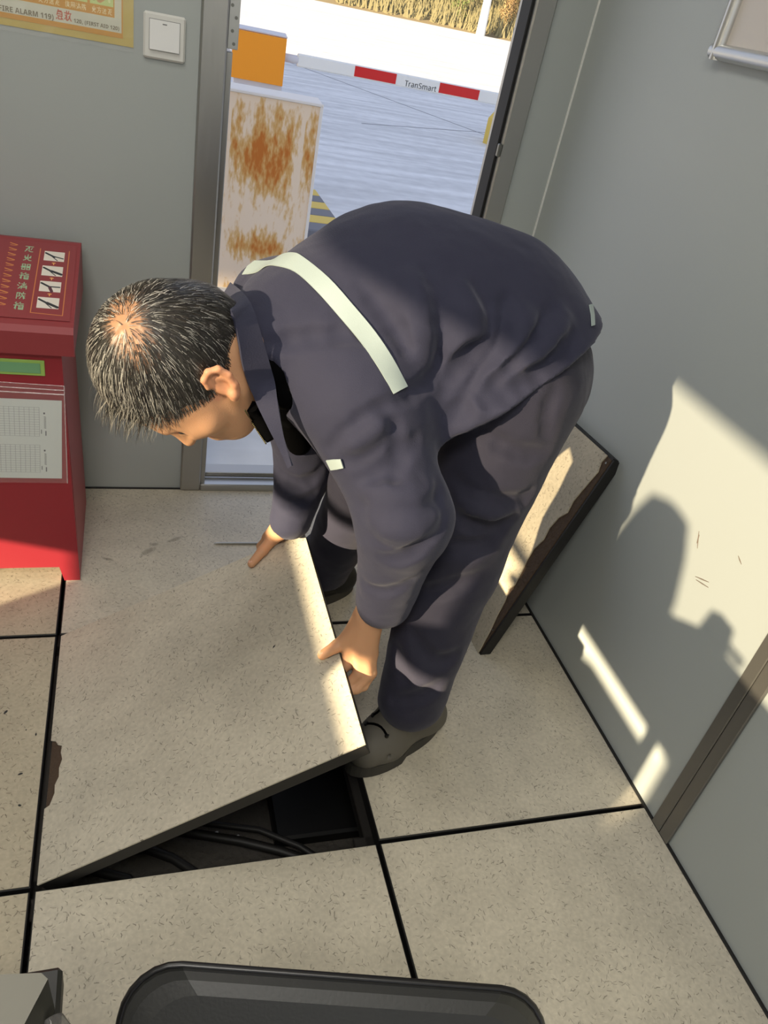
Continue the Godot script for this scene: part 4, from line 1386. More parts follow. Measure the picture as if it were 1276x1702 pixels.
# a cloth strip with thickness from rows of points across it
func strip(st: SurfaceTool, rows: Array, thick: float, toward := Vector3.ZERO, smooth_rows := 1) -> void:
	var w: int = rows[0].size()
	var n := rows.size()
	var N := []
	for i in n:
		var line_ := []
		for j in w:
			var t: Vector3 = rows[mini(i + 1, n - 1)][j] - rows[maxi(i - 1, 0)][j]
			var u: Vector3 = rows[i][mini(j + 1, w - 1)] - rows[i][maxi(j - 1, 0)]
			var nn := t.cross(u).normalized()
			if nn.dot(toward - rows[i][j]) < 0.0 and toward != Vector3.ZERO:
				nn = -nn
			line_.append(nn)
		N.append(line_)
	for side in [1.0, -1.0]:
		for i in n - 1:
			for j in w - 1:
				var id := [[i, j], [i, j + 1], [i + 1, j + 1], [i + 1, j]]
				for o in [[0, 1, 2], [0, 2, 3]]:
					var P := []
					var Q := []
					for x in o:
						var nn: Vector3 = N[id[x][0]][id[x][1]] * side
						P.append(rows[id[x][0]][id[x][1]] + nn * thick * 0.5)
						Q.append(nn)
					if (P[1] - P[0]).cross(P[2] - P[0]).dot(Q[0]) > 0.0:
						P = [P[0], P[2], P[1]]; Q = [Q[0], Q[2], Q[1]]
					for x in 3:
						st.set_normal(Q[x]); st.set_uv(Vector2.ZERO); st.add_vertex(P[x])
	# edges
	for i in n - 1:
		for j in [0, w - 1]:
			var a: Vector3 = rows[i][j]; var b: Vector3 = rows[i + 1][j]
			var na: Vector3 = N[i][j] * thick * 0.5; var nb2: Vector3 = N[i + 1][j] * thick * 0.5
			var out: Vector3 = (a - rows[i][1 if j == 0 else w - 2]).normalized()
			quad(st, a - na, b - nb2, b + nb2, a + na, out)
	for i in [0, n - 1]:
		for j in w - 1:
			var a: Vector3 = rows[i][j]; var b: Vector3 = rows[i][j + 1]
			var na: Vector3 = N[i][j] * thick * 0.5; var nb2: Vector3 = N[i][j + 1] * thick * 0.5
			quad(st, a - na, b - nb2, b + nb2, a + na, (a - rows[1 if i == 0 else n - 2][j]).normalized())

# smooth resampling of rows
func resample(rows: Array, per: int) -> Array:
	var out := []
	var n := rows.size()
	for i in n - 1:
		for s in per:
			var t := float(s) / per
			var r := []
			for j in rows[0].size():
				var p0: Vector3 = rows[maxi(i - 1, 0)][j]; var p1: Vector3 = rows[i][j]
				var p2: Vector3 = rows[i + 1][j]; var p3: Vector3 = rows[mini(i + 2, n - 1)][j]
				r.append(p1.cubic_interpolate(p2, p0, p3, t))
			out.append(r)
	out.append(rows[n - 1])
	return out

# ---------------------------------------------------------------- shapes of the figure (world metres)
func jacket_shape() -> Array:
	var L := []
	L.append(cap_(Vector3(0.8346, 0.8082, 0.7979), Vector3(0.7603, 0.8631, 0.7620), 0.1760, 0.1850, 0.0200, 1, Vector3(0.4333, 0.8914, 0.1330), 0.840))
	L.append(cap_(Vector3(0.7529, 0.8590, 0.7610), Vector3(0.6116, 0.8762, 0.7390), 0.1850, 0.2000, 0.0500, 1, Vector3(0.0310, 0.9922, 0.1209), 0.800))
	L.append(cap_(Vector3(0.6090, 0.8661, 0.7376), Vector3(0.4688, 0.8270, 0.7761), 0.1950, 0.1650, 0.0500, 1, Vector3(-0.1588, 0.9814, 0.1082), 0.800))
	L.append(cap_(Vector3(0.4688, 0.8270, 0.7761), Vector3(0.3563, 0.8197, 0.8264), 0.1400, 0.0800, 0.0500, 1, Vector3(-0.1588, 0.9814, 0.1082), 0.850))
	L.append(cap_(Vector3(0.5666, 0.7762, 0.8643), Vector3(0.7140, 0.7665, 0.9175), 0.0750, 0.0850, 0.0700, 1))
	L.append(cap_(Vector3(0.7140, 0.7665, 0.9175), Vector3(0.8302, 0.8108, 0.8810), 0.0850, 0.0950, 0.0700, 1))
	L.append(cut_(Vector3(0.7253, 0.8290, 1.0038), Vector3(0.5601, -0.7838, 0.2681), 0.0080))
	L.append(cap_(Vector3(0.4688, 0.8270, 0.7761), Vector3(0.4963, 0.7846, 0.9334), 0.0900, 0.0880, 0.0600, 1))
	L.append(cap_(Vector3(0.4688, 0.8270, 0.7761), Vector3(0.4089, 0.8116, 0.6211), 0.0900, 0.0780, 0.0500, 1))
	L.append(cap_(Vector3(0.4963, 0.7846, 0.9334), Vector3(0.5677, 0.6400, 1.0389), 0.0900, 0.0720, 0.0450, 1))
	L.append(cap_(Vector3(0.5677, 0.6400, 1.0389), Vector3(0.5907, 0.4192, 0.9842), 0.0740, 0.0520, 0.0300, 1))
	L.append(cap_(Vector3(0.4089, 0.8116, 0.6211), Vector3(0.5168, 0.4494, 0.5650), 0.0800, 0.0620, 0.0400, 1))
	L.append(cap_(Vector3(0.5168, 0.4494, 0.5650), Vector3(0.4898, 0.3315, 0.6120), 0.0620, 0.0470, 0.0300, 1))
	L.append(cap_(Vector3(0.5731, 0.9913, 0.8852), Vector3(0.5736, 0.9711, 0.9060), 0.0105, 0.0140, 0.0160, -1))
	L.append(cap_(Vector3(0.5736, 0.9711, 0.9060), Vector3(0.5765, 0.9485, 0.9245), 0.0140, 0.0140, 0.0160, -1))
	L.append(cap_(Vector3(0.5765, 0.9485, 0.9245), Vector3(0.5822, 0.9241, 0.9382), 0.0140, 0.0140, 0.0160, -1))
	L.append(cap_(Vector3(0.5822, 0.9241, 0.9382), Vector3(0.5906, 0.8998, 0.9476), 0.0140, 0.0140, 0.0160, -1))
	L.append(cap_(Vector3(0.5906, 0.8998, 0.9476), Vector3(0.5997, 0.8787, 0.9545), 0.0140, 0.0140, 0.0160, -1))
	L.append(cap_(Vector3(0.5997, 0.8787, 0.9545), Vector3(0.6080, 0.8627, 0.9602), 0.0140, 0.0105, 0.0160, -1))
	L.append(cap_(Vector3(0.5606, 0.9639, 0.8863), Vector3(0.5609, 0.9440, 0.9038), 0.0120, 0.0160, 0.0300, 1))
	L.append(cap_(Vector3(0.5609, 0.9440, 0.9038), Vector3(0.5635, 0.9231, 0.9176), 0.0160, 0.0160, 0.0300, 1))
	L.append(cap_(Vector3(0.5635, 0.9231, 0.9176), Vector3(0.5676, 0.9003, 0.9285), 0.0160, 0.0160, 0.0300, 1))
	L.append(cap_(Vector3(0.5676, 0.9003, 0.9285), Vector3(0.5708, 0.8752, 0.9415), 0.0160, 0.0120, 0.0300, 1))
	L.append(cap_(Vector3(0.6527, 0.9782, 0.9073), Vector3(0.6599, 0.9570, 0.9249), 0.0105, 0.0140, 0.0160, -1))
	L.append(cap_(Vector3(0.6599, 0.9570, 0.9249), Vector3(0.6627, 0.9323, 0.9398), 0.0140, 0.0140, 0.0160, -1))
	L.append(cap_(Vector3(0.6627, 0.9323, 0.9398), Vector3(0.6622, 0.9063, 0.9509), 0.0140, 0.0140, 0.0160, -1))
	L.append(cap_(Vector3(0.6622, 0.9063, 0.9509), Vector3(0.6567, 0.8826, 0.9617), 0.0140, 0.0140, 0.0160, -1))
	L.append(cap_(Vector3(0.6567, 0.8826, 0.9617), Vector3(0.6484, 0.8616, 0.9718), 0.0140, 0.0140, 0.0160, -1))
	L.append(cap_(Vector3(0.6484, 0.8616, 0.9718), Vector3(0.6392, 0.8441, 0.9786), 0.0140, 0.0105, 0.0160, -1))
	L.append(cap_(Vector3(0.6329, 0.9585, 0.9018), Vector3(0.6400, 0.9380, 0.9168), 0.0120, 0.0160, 0.0300, 1))
	L.append(cap_(Vector3(0.6400, 0.9380, 0.9168), Vector3(0.6434, 0.9158, 0.9279), 0.0160, 0.0160, 0.0300, 1))
	L.append(cap_(Vector3(0.6434, 0.9158, 0.9279), Vector3(0.6420, 0.8903, 0.9369), 0.0160, 0.0160, 0.0300, 1))
	L.append(cap_(Vector3(0.6420, 0.8903, 0.9369), Vector3(0.6353, 0.8634, 0.9468), 0.0160, 0.0120, 0.0300, 1))
	L.append(cap_(Vector3(0.7070, 0.9676, 0.9179), Vector3(0.7136, 0.9531, 0.9297), 0.0120, 0.0160, 0.0160, -1))
	L.append(cap_(Vector3(0.7136, 0.9531, 0.9297), Vector3(0.7124, 0.9331, 0.9420), 0.0160, 0.0160, 0.0160, -1))
	L.append(cap_(Vector3(0.7124, 0.9331, 0.9420), Vector3(0.7052, 0.9102, 0.9536), 0.0160, 0.0160, 0.0160, -1))
	L.append(cap_(Vector3(0.7052, 0.9102, 0.9536), Vector3(0.6924, 0.8867, 0.9658), 0.0160, 0.0160, 0.0160, -1))
	L.append(cap_(Vector3(0.6924, 0.8867, 0.9658), Vector3(0.6756, 0.8639, 0.9793), 0.0160, 0.0160, 0.0160, -1))
	L.append(cap_(Vector3(0.6756, 0.8639, 0.9793), Vector3(0.6585, 0.8409, 0.9888), 0.0160, 0.0160, 0.0160, -1))
	L.append(cap_(Vector3(0.6585, 0.8409, 0.9888), Vector3(0.6434, 0.8195, 0.9930), 0.0160, 0.0160, 0.0160, -1))
	L.append(cap_(Vector3(0.6434, 0.8195, 0.9930), Vector3(0.6312, 0.8022, 0.9924), 0.0160, 0.0120, 0.0160, -1))
	L.append(cap_(Vector3(0.7246, 0.9441, 0.9162), Vector3(0.7313, 0.9313, 0.9250), 0.0120, 0.0160, 0.0300, 1))
	L.append(cap_(Vector3(0.7313, 0.9313, 0.9250), Vector3(0.7329, 0.9142, 0.9348), 0.0160, 0.0160, 0.0300, 1))
	L.append(cap_(Vector3(0.7329, 0.9142, 0.9348), Vector3(0.7274, 0.8933, 0.9469), 0.0160, 0.0160, 0.0300, 1))
	L.append(cap_(Vector3(0.7274, 0.8933, 0.9469), Vector3(0.7144, 0.8711, 0.9614), 0.0160, 0.0160, 0.0300, 1))
	L.append(cap_(Vector3(0.7144, 0.8711, 0.9614), Vector3(0.6949, 0.8480, 0.9755), 0.0160, 0.0160, 0.0300, 1))
	L.append(cap_(Vector3(0.6949, 0.8480, 0.9755), Vector3(0.6718, 0.8238, 0.9841), 0.0160, 0.0120, 0.0300, 1))
	L.append(cap_(Vector3(0.7891, 0.9570, 0.9218), Vector3(0.7750, 0.9393, 0.9391), 0.0105, 0.0140, 0.0160, -1))
	L.append(cap_(Vector3(0.7750, 0.9393, 0.9391), Vector3(0.7569, 0.9188, 0.9539), 0.0140, 0.0140, 0.0160, -1))
	L.append(cap_(Vector3(0.7569, 0.9188, 0.9539), Vector3(0.7363, 0.8975, 0.9662), 0.0140, 0.0140, 0.0160, -1))
	L.append(cap_(Vector3(0.7363, 0.8975, 0.9662), Vector3(0.7139, 0.8768, 0.9779), 0.0140, 0.0140, 0.0160, -1))
	L.append(cap_(Vector3(0.7139, 0.8768, 0.9779), Vector3(0.6910, 0.8575, 0.9884), 0.0140, 0.0140, 0.0160, -1))
	L.append(cap_(Vector3(0.6910, 0.8575, 0.9884), Vector3(0.6704, 0.8389, 0.9949), 0.0140, 0.0105, 0.0160, -1))
	L.append(cap_(Vector3(0.8035, 0.9383, 0.9139), Vector3(0.7898, 0.9207, 0.9321), 0.0120, 0.0160, 0.0300, 1))
	L.append(cap_(Vector3(0.7898, 0.9207, 0.9321), Vector3(0.7734, 0.9013, 0.9463), 0.0160, 0.0160, 0.0300, 1))
	L.append(cap_(Vector3(0.7734, 0.9013, 0.9463), Vector3(0.7527, 0.8803, 0.9597), 0.0160, 0.0160, 0.0300, 1))
	L.append(cap_(Vector3(0.7527, 0.8803, 0.9597), Vector3(0.7274, 0.8591, 0.9727), 0.0160, 0.0120, 0.0300, 1))
	L.append(cap_(Vector3(0.8209, 0.9284, 0.9437), Vector3(0.8023, 0.9114, 0.9597), 0.0090, 0.0120, 0.0160, -1))
	L.append(cap_(Vector3(0.8023, 0.9114, 0.9597), Vector3(0.7805, 0.8940, 0.9716), 0.0120, 0.0120, 0.0160, -1))
	L.append(cap_(Vector3(0.7805, 0.8940, 0.9716), Vector3(0.7554, 0.8773, 0.9822), 0.0120, 0.0120, 0.0160, -1))
	L.append(cap_(Vector3(0.7554, 0.8773, 0.9822), Vector3(0.7287, 0.8615, 0.9916), 0.0120, 0.0120, 0.0160, -1))
	L.append(cap_(Vector3(0.7287, 0.8615, 0.9916), Vector3(0.7030, 0.8464, 0.9990), 0.0120, 0.0120, 0.0160, -1))
	L.append(cap_(Vector3(0.7030, 0.8464, 0.9990), Vector3(0.6798, 0.8309, 1.0031), 0.0120, 0.0090, 0.0160, -1))
	L.append(cap_(Vector3(0.6156, 0.8429, 0.9699), Vector3(0.6263, 0.8627, 0.9636), 0.0090, 0.0120, 0.0160, -1))
	L.append(cap_(Vector3(0.6263, 0.8627, 0.9636), Vector3(0.6385, 0.8795, 0.9587), 0.0120, 0.0120, 0.0160, -1))
	L.append(cap_(Vector3(0.6385, 0.8795, 0.9587), Vector3(0.6513, 0.8930, 0.9553), 0.0120, 0.0120, 0.0160, -1))
	L.append(cap_(Vector3(0.6513, 0.8930, 0.9553), Vector3(0.6655, 0.9034, 0.9525), 0.0120, 0.0090, 0.0160, -1))
	L.append(cap_(Vector3(0.4786, 0.9611, 0.8756), Vector3(0.4956, 0.9483, 0.8987), 0.0075, 0.0100, 0.0160, -1))
	L.append(cap_(Vector3(0.4956, 0.9483, 0.8987), Vector3(0.5120, 0.9324, 0.9190), 0.0100, 0.0100, 0.0160, -1))
	L.append(cap_(Vector3(0.5120, 0.9324, 0.9190), Vector3(0.5282, 0.9139, 0.9367), 0.0100, 0.0100, 0.0160, -1))
	L.append(cap_(Vector3(0.5282, 0.9139, 0.9367), Vector3(0.5431, 0.8947, 0.9554), 0.0100, 0.0075, 0.0160, -1))
	L.append(cap_(Vector3(0.4295, 0.7459, 1.0109), Vector3(0.4469, 0.7822, 1.0290), 0.0060, 0.0080, 0.0160, -1))
	L.append(cap_(Vector3(0.4469, 0.7822, 1.0290), Vector3(0.4682, 0.8078, 1.0333), 0.0080, 0.0080, 0.0160, -1))
	L.append(cap_(Vector3(0.4682, 0.8078, 1.0333), Vector3(0.4919, 0.8272, 1.0303), 0.0080, 0.0080, 0.0160, -1))
	L.append(cap_(Vector3(0.4919, 0.8272, 1.0303), Vector3(0.5186, 0.8410, 1.0201), 0.0080, 0.0060, 0.0160, -1))
	L.append(cap_(Vector3(0.5323, 0.8397, 1.0162), Vector3(0.5518, 0.8442, 1.0027), 0.0060, 0.0080, 0.0160, -1))
	L.append(cap_(Vector3(0.5518, 0.8442, 1.0027), Vector3(0.5709, 0.8475, 0.9863), 0.0080, 0.0080, 0.0160, -1))
	L.append(cap_(Vector3(0.5709, 0.8475, 0.9863), Vector3(0.5878, 0.8512, 0.9705), 0.0080, 0.0080, 0.0160, -1))
	L.append(cap_(Vector3(0.5878, 0.8512, 0.9705), Vector3(0.5994, 0.8581, 0.9613), 0.0080, 0.0060, 0.0160, -1))
	L.append(cap_(Vector3(0.3390, 0.8614, 0.9077), Vector3(0.3726, 0.8763, 0.9136), 0.0105, 0.0140, 0.0160, -1))
	L.append(cap_(Vector3(0.3726, 0.8763, 0.9136), Vector3(0.4051, 0.8890, 0.9229), 0.0140, 0.0140, 0.0160, -1))
	L.append(cap_(Vector3(0.4051, 0.8890, 0.9229), Vector3(0.4389, 0.8995, 0.9327), 0.0140, 0.0140, 0.0160, -1))
	L.append(cap_(Vector3(0.4389, 0.8995, 0.9327), Vector3(0.4744, 0.9054, 0.9419), 0.0140, 0.0105, 0.0160, -1))
	L.append(cap_(Vector3(0.4926, 0.6902, 1.0737), Vector3(0.5054, 0.6879, 1.0870), 0.0105, 0.0140, 0.0160, -1))
	L.append(cap_(Vector3(0.5054, 0.6879, 1.0870), Vector3(0.5231, 0.6922, 1.0969), 0.0140, 0.0140, 0.0160, -1))
	L.append(cap_(Vector3(0.5231, 0.6922, 1.0969), Vector3(0.5440, 0.6996, 1.1008), 0.0140, 0.0140, 0.0160, -1))
	L.append(cap_(Vector3(0.5440, 0.6996, 1.1008), Vector3(0.5660, 0.7073, 1.0975), 0.0140, 0.0140, 0.0160, -1))
	L.append(cap_(Vector3(0.5660, 0.7073, 1.0975), Vector3(0.5865, 0.7137, 1.0867), 0.0140, 0.0140, 0.0160, -1))
	L.append(cap_(Vector3(0.5865, 0.7137, 1.0867), Vector3(0.6017, 0.7184, 1.0708), 0.0140, 0.0105, 0.0160, -1))
	L.append(cap_(Vector3(0.5039, 0.7077, 1.0558), Vector3(0.5180, 0.7026, 1.0668), 0.0120, 0.0160, 0.0300, 1))
	L.append(cap_(Vector3(0.5180, 0.7026, 1.0668), Vector3(0.5328, 0.7032, 1.0738), 0.0160, 0.0160, 0.0300, 1))
	L.append(cap_(Vector3(0.5328, 0.7032, 1.0738), Vector3(0.5497, 0.7076, 1.0749), 0.0160, 0.0160, 0.0300, 1))
	L.append(cap_(Vector3(0.5497, 0.7076, 1.0749), Vector3(0.5701, 0.7140, 1.0673), 0.0160, 0.0120, 0.0300, 1))
	L.append(cap_(Vector3(0.5059, 0.6551, 1.0987), Vector3(0.5172, 0.6493, 1.1094), 0.0105, 0.0140, 0.0160, -1))
	L.append(cap_(Vector3(0.5172, 0.6493, 1.1094), Vector3(0.5347, 0.6522, 1.1190), 0.0140, 0.0140, 0.0160, -1))
	L.append(cap_(Vector3(0.5347, 0.6522, 1.1190), Vector3(0.5559, 0.6594, 1.1233), 0.0140, 0.0140, 0.0160, -1))
	L.append(cap_(Vector3(0.5559, 0.6594, 1.1233), Vector3(0.5775, 0.6679, 1.1210), 0.0140, 0.0140, 0.0160, -1))
	L.append(cap_(Vector3(0.5775, 0.6679, 1.1210), Vector3(0.5946, 0.6775, 1.1132), 0.0140, 0.0140, 0.0160, -1))
	L.append(cap_(Vector3(0.5946, 0.6775, 1.1132), Vector3(0.6017, 0.6886, 1.1030), 0.0140, 0.0105, 0.0160, -1))
	L.append(cap_(Vector3(0.5138, 0.6711, 1.0786), Vector3(0.5266, 0.6679, 1.0901), 0.0120, 0.0160, 0.0300, 1))
	L.append(cap_(Vector3(0.5266, 0.6679, 1.0901), Vector3(0.5413, 0.6689, 1.0977), 0.0160, 0.0160, 0.0300, 1))
	L.append(cap_(Vector3(0.5413, 0.6689, 1.0977), Vector3(0.5582, 0.6740, 1.1001), 0.0160, 0.0160, 0.0300, 1))
	L.append(cap_(Vector3(0.5582, 0.6740, 1.1001), Vector3(0.5789, 0.6808, 1.0955), 0.0160, 0.0120, 0.0300, 1))
	L.append(cap_(Vector3(0.5224, 0.6035, 1.1042), Vector3(0.5375, 0.6093, 1.1147), 0.0090, 0.0120, 0.0160, -1))
	L.append(cap_(Vector3(0.5375, 0.6093, 1.1147), Vector3(0.5508, 0.6198, 1.1224), 0.0120, 0.0120, 0.0160, -1))
	L.append(cap_(Vector3(0.5508, 0.6198, 1.1224), Vector3(0.5633, 0.6335, 1.1259), 0.0120, 0.0120, 0.0160, -1))
	L.append(cap_(Vector3(0.5633, 0.6335, 1.1259), Vector3(0.5748, 0.6505, 1.1254), 0.0120, 0.0090, 0.0160, -1))
	L.append(cap_(Vector3(0.4536, 0.7395, 1.0341), Vector3(0.4718, 0.7538, 1.0465), 0.0090, 0.0120, 0.0160, -1))
	L.append(cap_(Vector3(0.4718, 0.7538, 1.0465), Vector3(0.4892, 0.7694, 1.0505), 0.0120, 0.0120, 0.0160, -1))
	L.append(cap_(Vector3(0.4892, 0.7694, 1.0505), Vector3(0.5053, 0.7876, 1.0479), 0.0120, 0.0120, 0.0160, -1))
	L.append(cap_(Vector3(0.5053, 0.7876, 1.0479), Vector3(0.5200, 0.8087, 1.0390), 0.0120, 0.0090, 0.0160, -1))
	L.append(cap_(Vector3(0.4774, 0.7219, 1.0536), Vector3(0.4943, 0.7378, 1.0608), 0.0090, 0.0120, 0.0160, -1))
	L.append(cap_(Vector3(0.4943, 0.7378, 1.0608), Vector3(0.5133, 0.7531, 1.0614), 0.0120, 0.0120, 0.0160, -1))
	L.append(cap_(Vector3(0.5133, 0.7531, 1.0614), Vector3(0.5350, 0.7678, 1.0551), 0.0120, 0.0120, 0.0160, -1))
	L.append(cap_(Vector3(0.5350, 0.7678, 1.0551), Vector3(0.5601, 0.7809, 1.0398), 0.0120, 0.0090, 0.0160, -1))
	L.append(cap_(Vector3(0.5043, 0.8207, 1.0348), Vector3(0.5201, 0.8005, 1.0425), 0.0090, 0.0120, 0.0160, -1))
	L.append(cap_(Vector3(0.5201, 0.8005, 1.0425), Vector3(0.5291, 0.7798, 1.0499), 0.0120, 0.0120, 0.0160, -1))
	L.append(cap_(Vector3(0.5291, 0.7798, 1.0499), Vector3(0.5298, 0.7603, 1.0596), 0.0120, 0.0120, 0.0160, -1))
	L.append(cap_(Vector3(0.5298, 0.7603, 1.0596), Vector3(0.5232, 0.7400, 1.0696), 0.0120, 0.0090, 0.0160, -1))
	L.append(cap_(Vector3(0.4693, 0.7729, 1.0246), Vector3(0.4935, 0.7938, 1.0272), 0.0105, 0.0105, 0.0300, 1))
	L.append(cap_(Vector3(0.5257, 0.4970, 1.0392), Vector3(0.5382, 0.4985, 1.0554), 0.0045, 0.0060, 0.0160, -1))
	L.append(cap_(Vector3(0.5382, 0.4985, 1.0554), Vector3(0.5521, 0.5066, 1.0685), 0.0060, 0.0060, 0.0160, -1))
	L.append(cap_(Vector3(0.5521, 0.5066, 1.0685), Vector3(0.5672, 0.5217, 1.0791), 0.0060, 0.0060, 0.0160, -1))
	L.append(cap_(Vector3(0.5672, 0.5217, 1.0791), Vector3(0.5834, 0.5431, 1.0870), 0.0060, 0.0045, 0.0160, -1))
	L.append(cap_(Vector3(0.4513, 0.3885, 0.6208), Vector3(0.4676, 0.3895, 0.6388), 0.0045, 0.0060, 0.0160, -1))
	L.append(cap_(Vector3(0.4676, 0.3895, 0.6388), Vector3(0.4858, 0.3928, 0.6464), 0.0060, 0.0060, 0.0160, -1))
	L.append(cap_(Vector3(0.4858, 0.3928, 0.6464), Vector3(0.5053, 0.4003, 0.6463), 0.0060, 0.0060, 0.0160, -1))
	L.append(cap_(Vector3(0.5053, 0.4003, 0.6463), Vector3(0.5254, 0.4131, 0.6409), 0.0060, 0.0045, 0.0160, -1))
	L.append(cap_(Vector3(0.4549, 0.4438, 0.6154), Vector3(0.4741, 0.4373, 0.6331), 0.0075, 0.0100, 0.0160, -1))
	L.append(cap_(Vector3(0.4741, 0.4373, 0.6331), Vector3(0.4939, 0.4378, 0.6412), 0.0100, 0.0100, 0.0160, -1))
	L.append(cap_(Vector3(0.4939, 0.4378, 0.6412), Vector3(0.5134, 0.4473, 0.6430), 0.0100, 0.0100, 0.0160, -1))
	L.append(cap_(Vector3(0.5134, 0.4473, 0.6430), Vector3(0.5322, 0.4674, 0.6400), 0.0100, 0.0075, 0.0160, -1))
	L.append(cap_(Vector3(0.3451, 0.8470, 0.9106), Vector3(0.3571, 0.8174, 0.9218), 0.0060, 0.0140, 0.0060, -1))
	L.append(cap_(Vector3(0.3571, 0.8174, 0.9218), Vector3(0.3704, 0.7810, 0.9236), 0.0140, 0.0190, 0.0060, -1))
	L.append(cap_(Vector3(0.3704, 0.7810, 0.9236), Vector3(0.4491, 0.5979, 0.6608), 0.0190, 0.0220, 0.0060, -1))
	L.append(cap_(Vector3(0.4491, 0.5979, 0.6608), Vector3(0.4772, 0.5348, 0.6496), 0.0220, 0.0240, 0.0060, -1))
	return L

func trouser_shape() -> Array:
	var L := []
	L.append(ell_(Vector3(0.8255, 0.7895, 0.7951), Basis(Vector3(0.8078, -0.4495, 0.3812), Vector3(-0.0595, -0.1189, 0.9911), Vector3(0.4333, 0.8914, 0.1330)), Vector3(0.1500, 0.1700, 0.1320), 0.0200, 1))
	L.append(cap_(Vector3(0.7839, 0.7899, 0.8902), Vector3(0.7314, 0.4665, 0.9310), 0.1060, 0.0880, 0.0500, 1))
	L.append(cap_(Vector3(0.7314, 0.4665, 0.9310), Vector3(0.6946, 0.1622, 0.9967), 0.0860, 0.0680, 0.0300, 1))
	L.append(cap_(Vector3(0.8400, 0.7800, 0.6900), Vector3(0.6450, 0.4500, 0.6250), 0.1150, 0.0850, 0.0400, 1))
	L.append(cap_(Vector3(0.6450, 0.4500, 0.6250), Vector3(0.6200, 0.0900, 0.5000), 0.0800, 0.0620, 0.0300, 1))
	L.append(cap_(Vector3(0.6793, 0.6616, 0.9727), Vector3(0.6928, 0.6489, 0.9890), 0.0105, 0.0140, 0.0160, -1))
	L.append(cap_(Vector3(0.6928, 0.6489, 0.9890), Vector3(0.7143, 0.6444, 1.0033), 0.0140, 0.0140, 0.0160, -1))
	L.append(cap_(Vector3(0.7143, 0.6444, 1.0033), Vector3(0.7410, 0.6446, 1.0119), 0.0140, 0.0140, 0.0160, -1))
	L.append(cap_(Vector3(0.7410, 0.6446, 1.0119), Vector3(0.7697, 0.6466, 1.0126), 0.0140, 0.0140, 0.0160, -1))
	L.append(cap_(Vector3(0.7697, 0.6466, 1.0126), Vector3(0.7944, 0.6507, 1.0075), 0.0140, 0.0140, 0.0160, -1))
	L.append(cap_(Vector3(0.7944, 0.6507, 1.0075), Vector3(0.8056, 0.6602, 1.0031), 0.0140, 0.0105, 0.0160, -1))
	L.append(cap_(Vector3(0.6980, 0.6367, 0.9737), Vector3(0.7139, 0.6268, 0.9870), 0.0120, 0.0160, 0.0300, 1))
	L.append(cap_(Vector3(0.7139, 0.6268, 0.9870), Vector3(0.7317, 0.6215, 0.9952), 0.0160, 0.0160, 0.0300, 1))
	L.append(cap_(Vector3(0.7317, 0.6215, 0.9952), Vector3(0.7515, 0.6207, 0.9984), 0.0160, 0.0160, 0.0300, 1))
	L.append(cap_(Vector3(0.7515, 0.6207, 0.9984), Vector3(0.7734, 0.6247, 0.9966), 0.0160, 0.0120, 0.0300, 1))
	L.append(cap_(Vector3(0.6879, 0.6041, 0.9933), Vector3(0.7120, 0.5972, 1.0088), 0.0105, 0.0140, 0.0160, -1))
	L.append(cap_(Vector3(0.7120, 0.5972, 1.0088), Vector3(0.7362, 0.5958, 1.0156), 0.0140, 0.0140, 0.0160, -1))
	L.append(cap_(Vector3(0.7362, 0.5958, 1.0156), Vector3(0.7591, 0.6017, 1.0163), 0.0140, 0.0140, 0.0160, -1))
	L.append(cap_(Vector3(0.7591, 0.6017, 1.0163), Vector3(0.7799, 0.6159, 1.0122), 0.0140, 0.0105, 0.0160, -1))
	L.append(cap_(Vector3(0.6694, 0.5455, 0.9884), Vector3(0.6973, 0.5516, 1.0084), 0.0105, 0.0140, 0.0160, -1))
	L.append(cap_(Vector3(0.6973, 0.5516, 1.0084), Vector3(0.7228, 0.5578, 1.0168), 0.0140, 0.0140, 0.0160, -1))
	L.append(cap_(Vector3(0.7228, 0.5578, 1.0168), Vector3(0.7436, 0.5678, 1.0188), 0.0140, 0.0140, 0.0160, -1))
	L.append(cap_(Vector3(0.7436, 0.5678, 1.0188), Vector3(0.7576, 0.5836, 1.0172), 0.0140, 0.0105, 0.0160, -1))
	L.append(cap_(Vector3(0.6824, 0.5215, 0.9860), Vector3(0.7254, 0.5311, 1.0042), 0.0120, 0.0120, 0.0300, 1))
	L.append(cap_(Vector3(0.6507, 0.4391, 0.9945), Vector3(0.6663, 0.4536, 1.0106), 0.0105, 0.0140, 0.0160, -1))
	L.append(cap_(Vector3(0.6663, 0.4536, 1.0106), Vector3(0.6849, 0.4674, 1.0216), 0.0140, 0.0140, 0.0160, -1))
	L.append(cap_(Vector3(0.6849, 0.4674, 1.0216), Vector3(0.7063, 0.4809, 1.0279), 0.0140, 0.0140, 0.0160, -1))
	L.append(cap_(Vector3(0.7063, 0.4809, 1.0279), Vector3(0.7309, 0.4936, 1.0296), 0.0140, 0.0105, 0.0160, -1))
	L.append(cap_(Vector3(0.6532, 0.3476, 1.0159), Vector3(0.6714, 0.3242, 1.0359), 0.0105, 0.0140, 0.0160, -1))
	L.append(cap_(Vector3(0.6714, 0.3242, 1.0359), Vector3(0.6916, 0.3113, 1.0467), 0.0140, 0.0140, 0.0160, -1))
	L.append(cap_(Vector3(0.6916, 0.3113, 1.0467), Vector3(0.7134, 0.3098, 1.0492), 0.0140, 0.0140, 0.0160, -1))
	L.append(cap_(Vector3(0.7134, 0.3098, 1.0492), Vector3(0.7362, 0.3207, 1.0440), 0.0140, 0.0105, 0.0160, -1))
	L.append(cap_(Vector3(0.6357, 0.1984, 1.0343), Vector3(0.6594, 0.2170, 1.0524), 0.0090, 0.0120, 0.0160, -1))
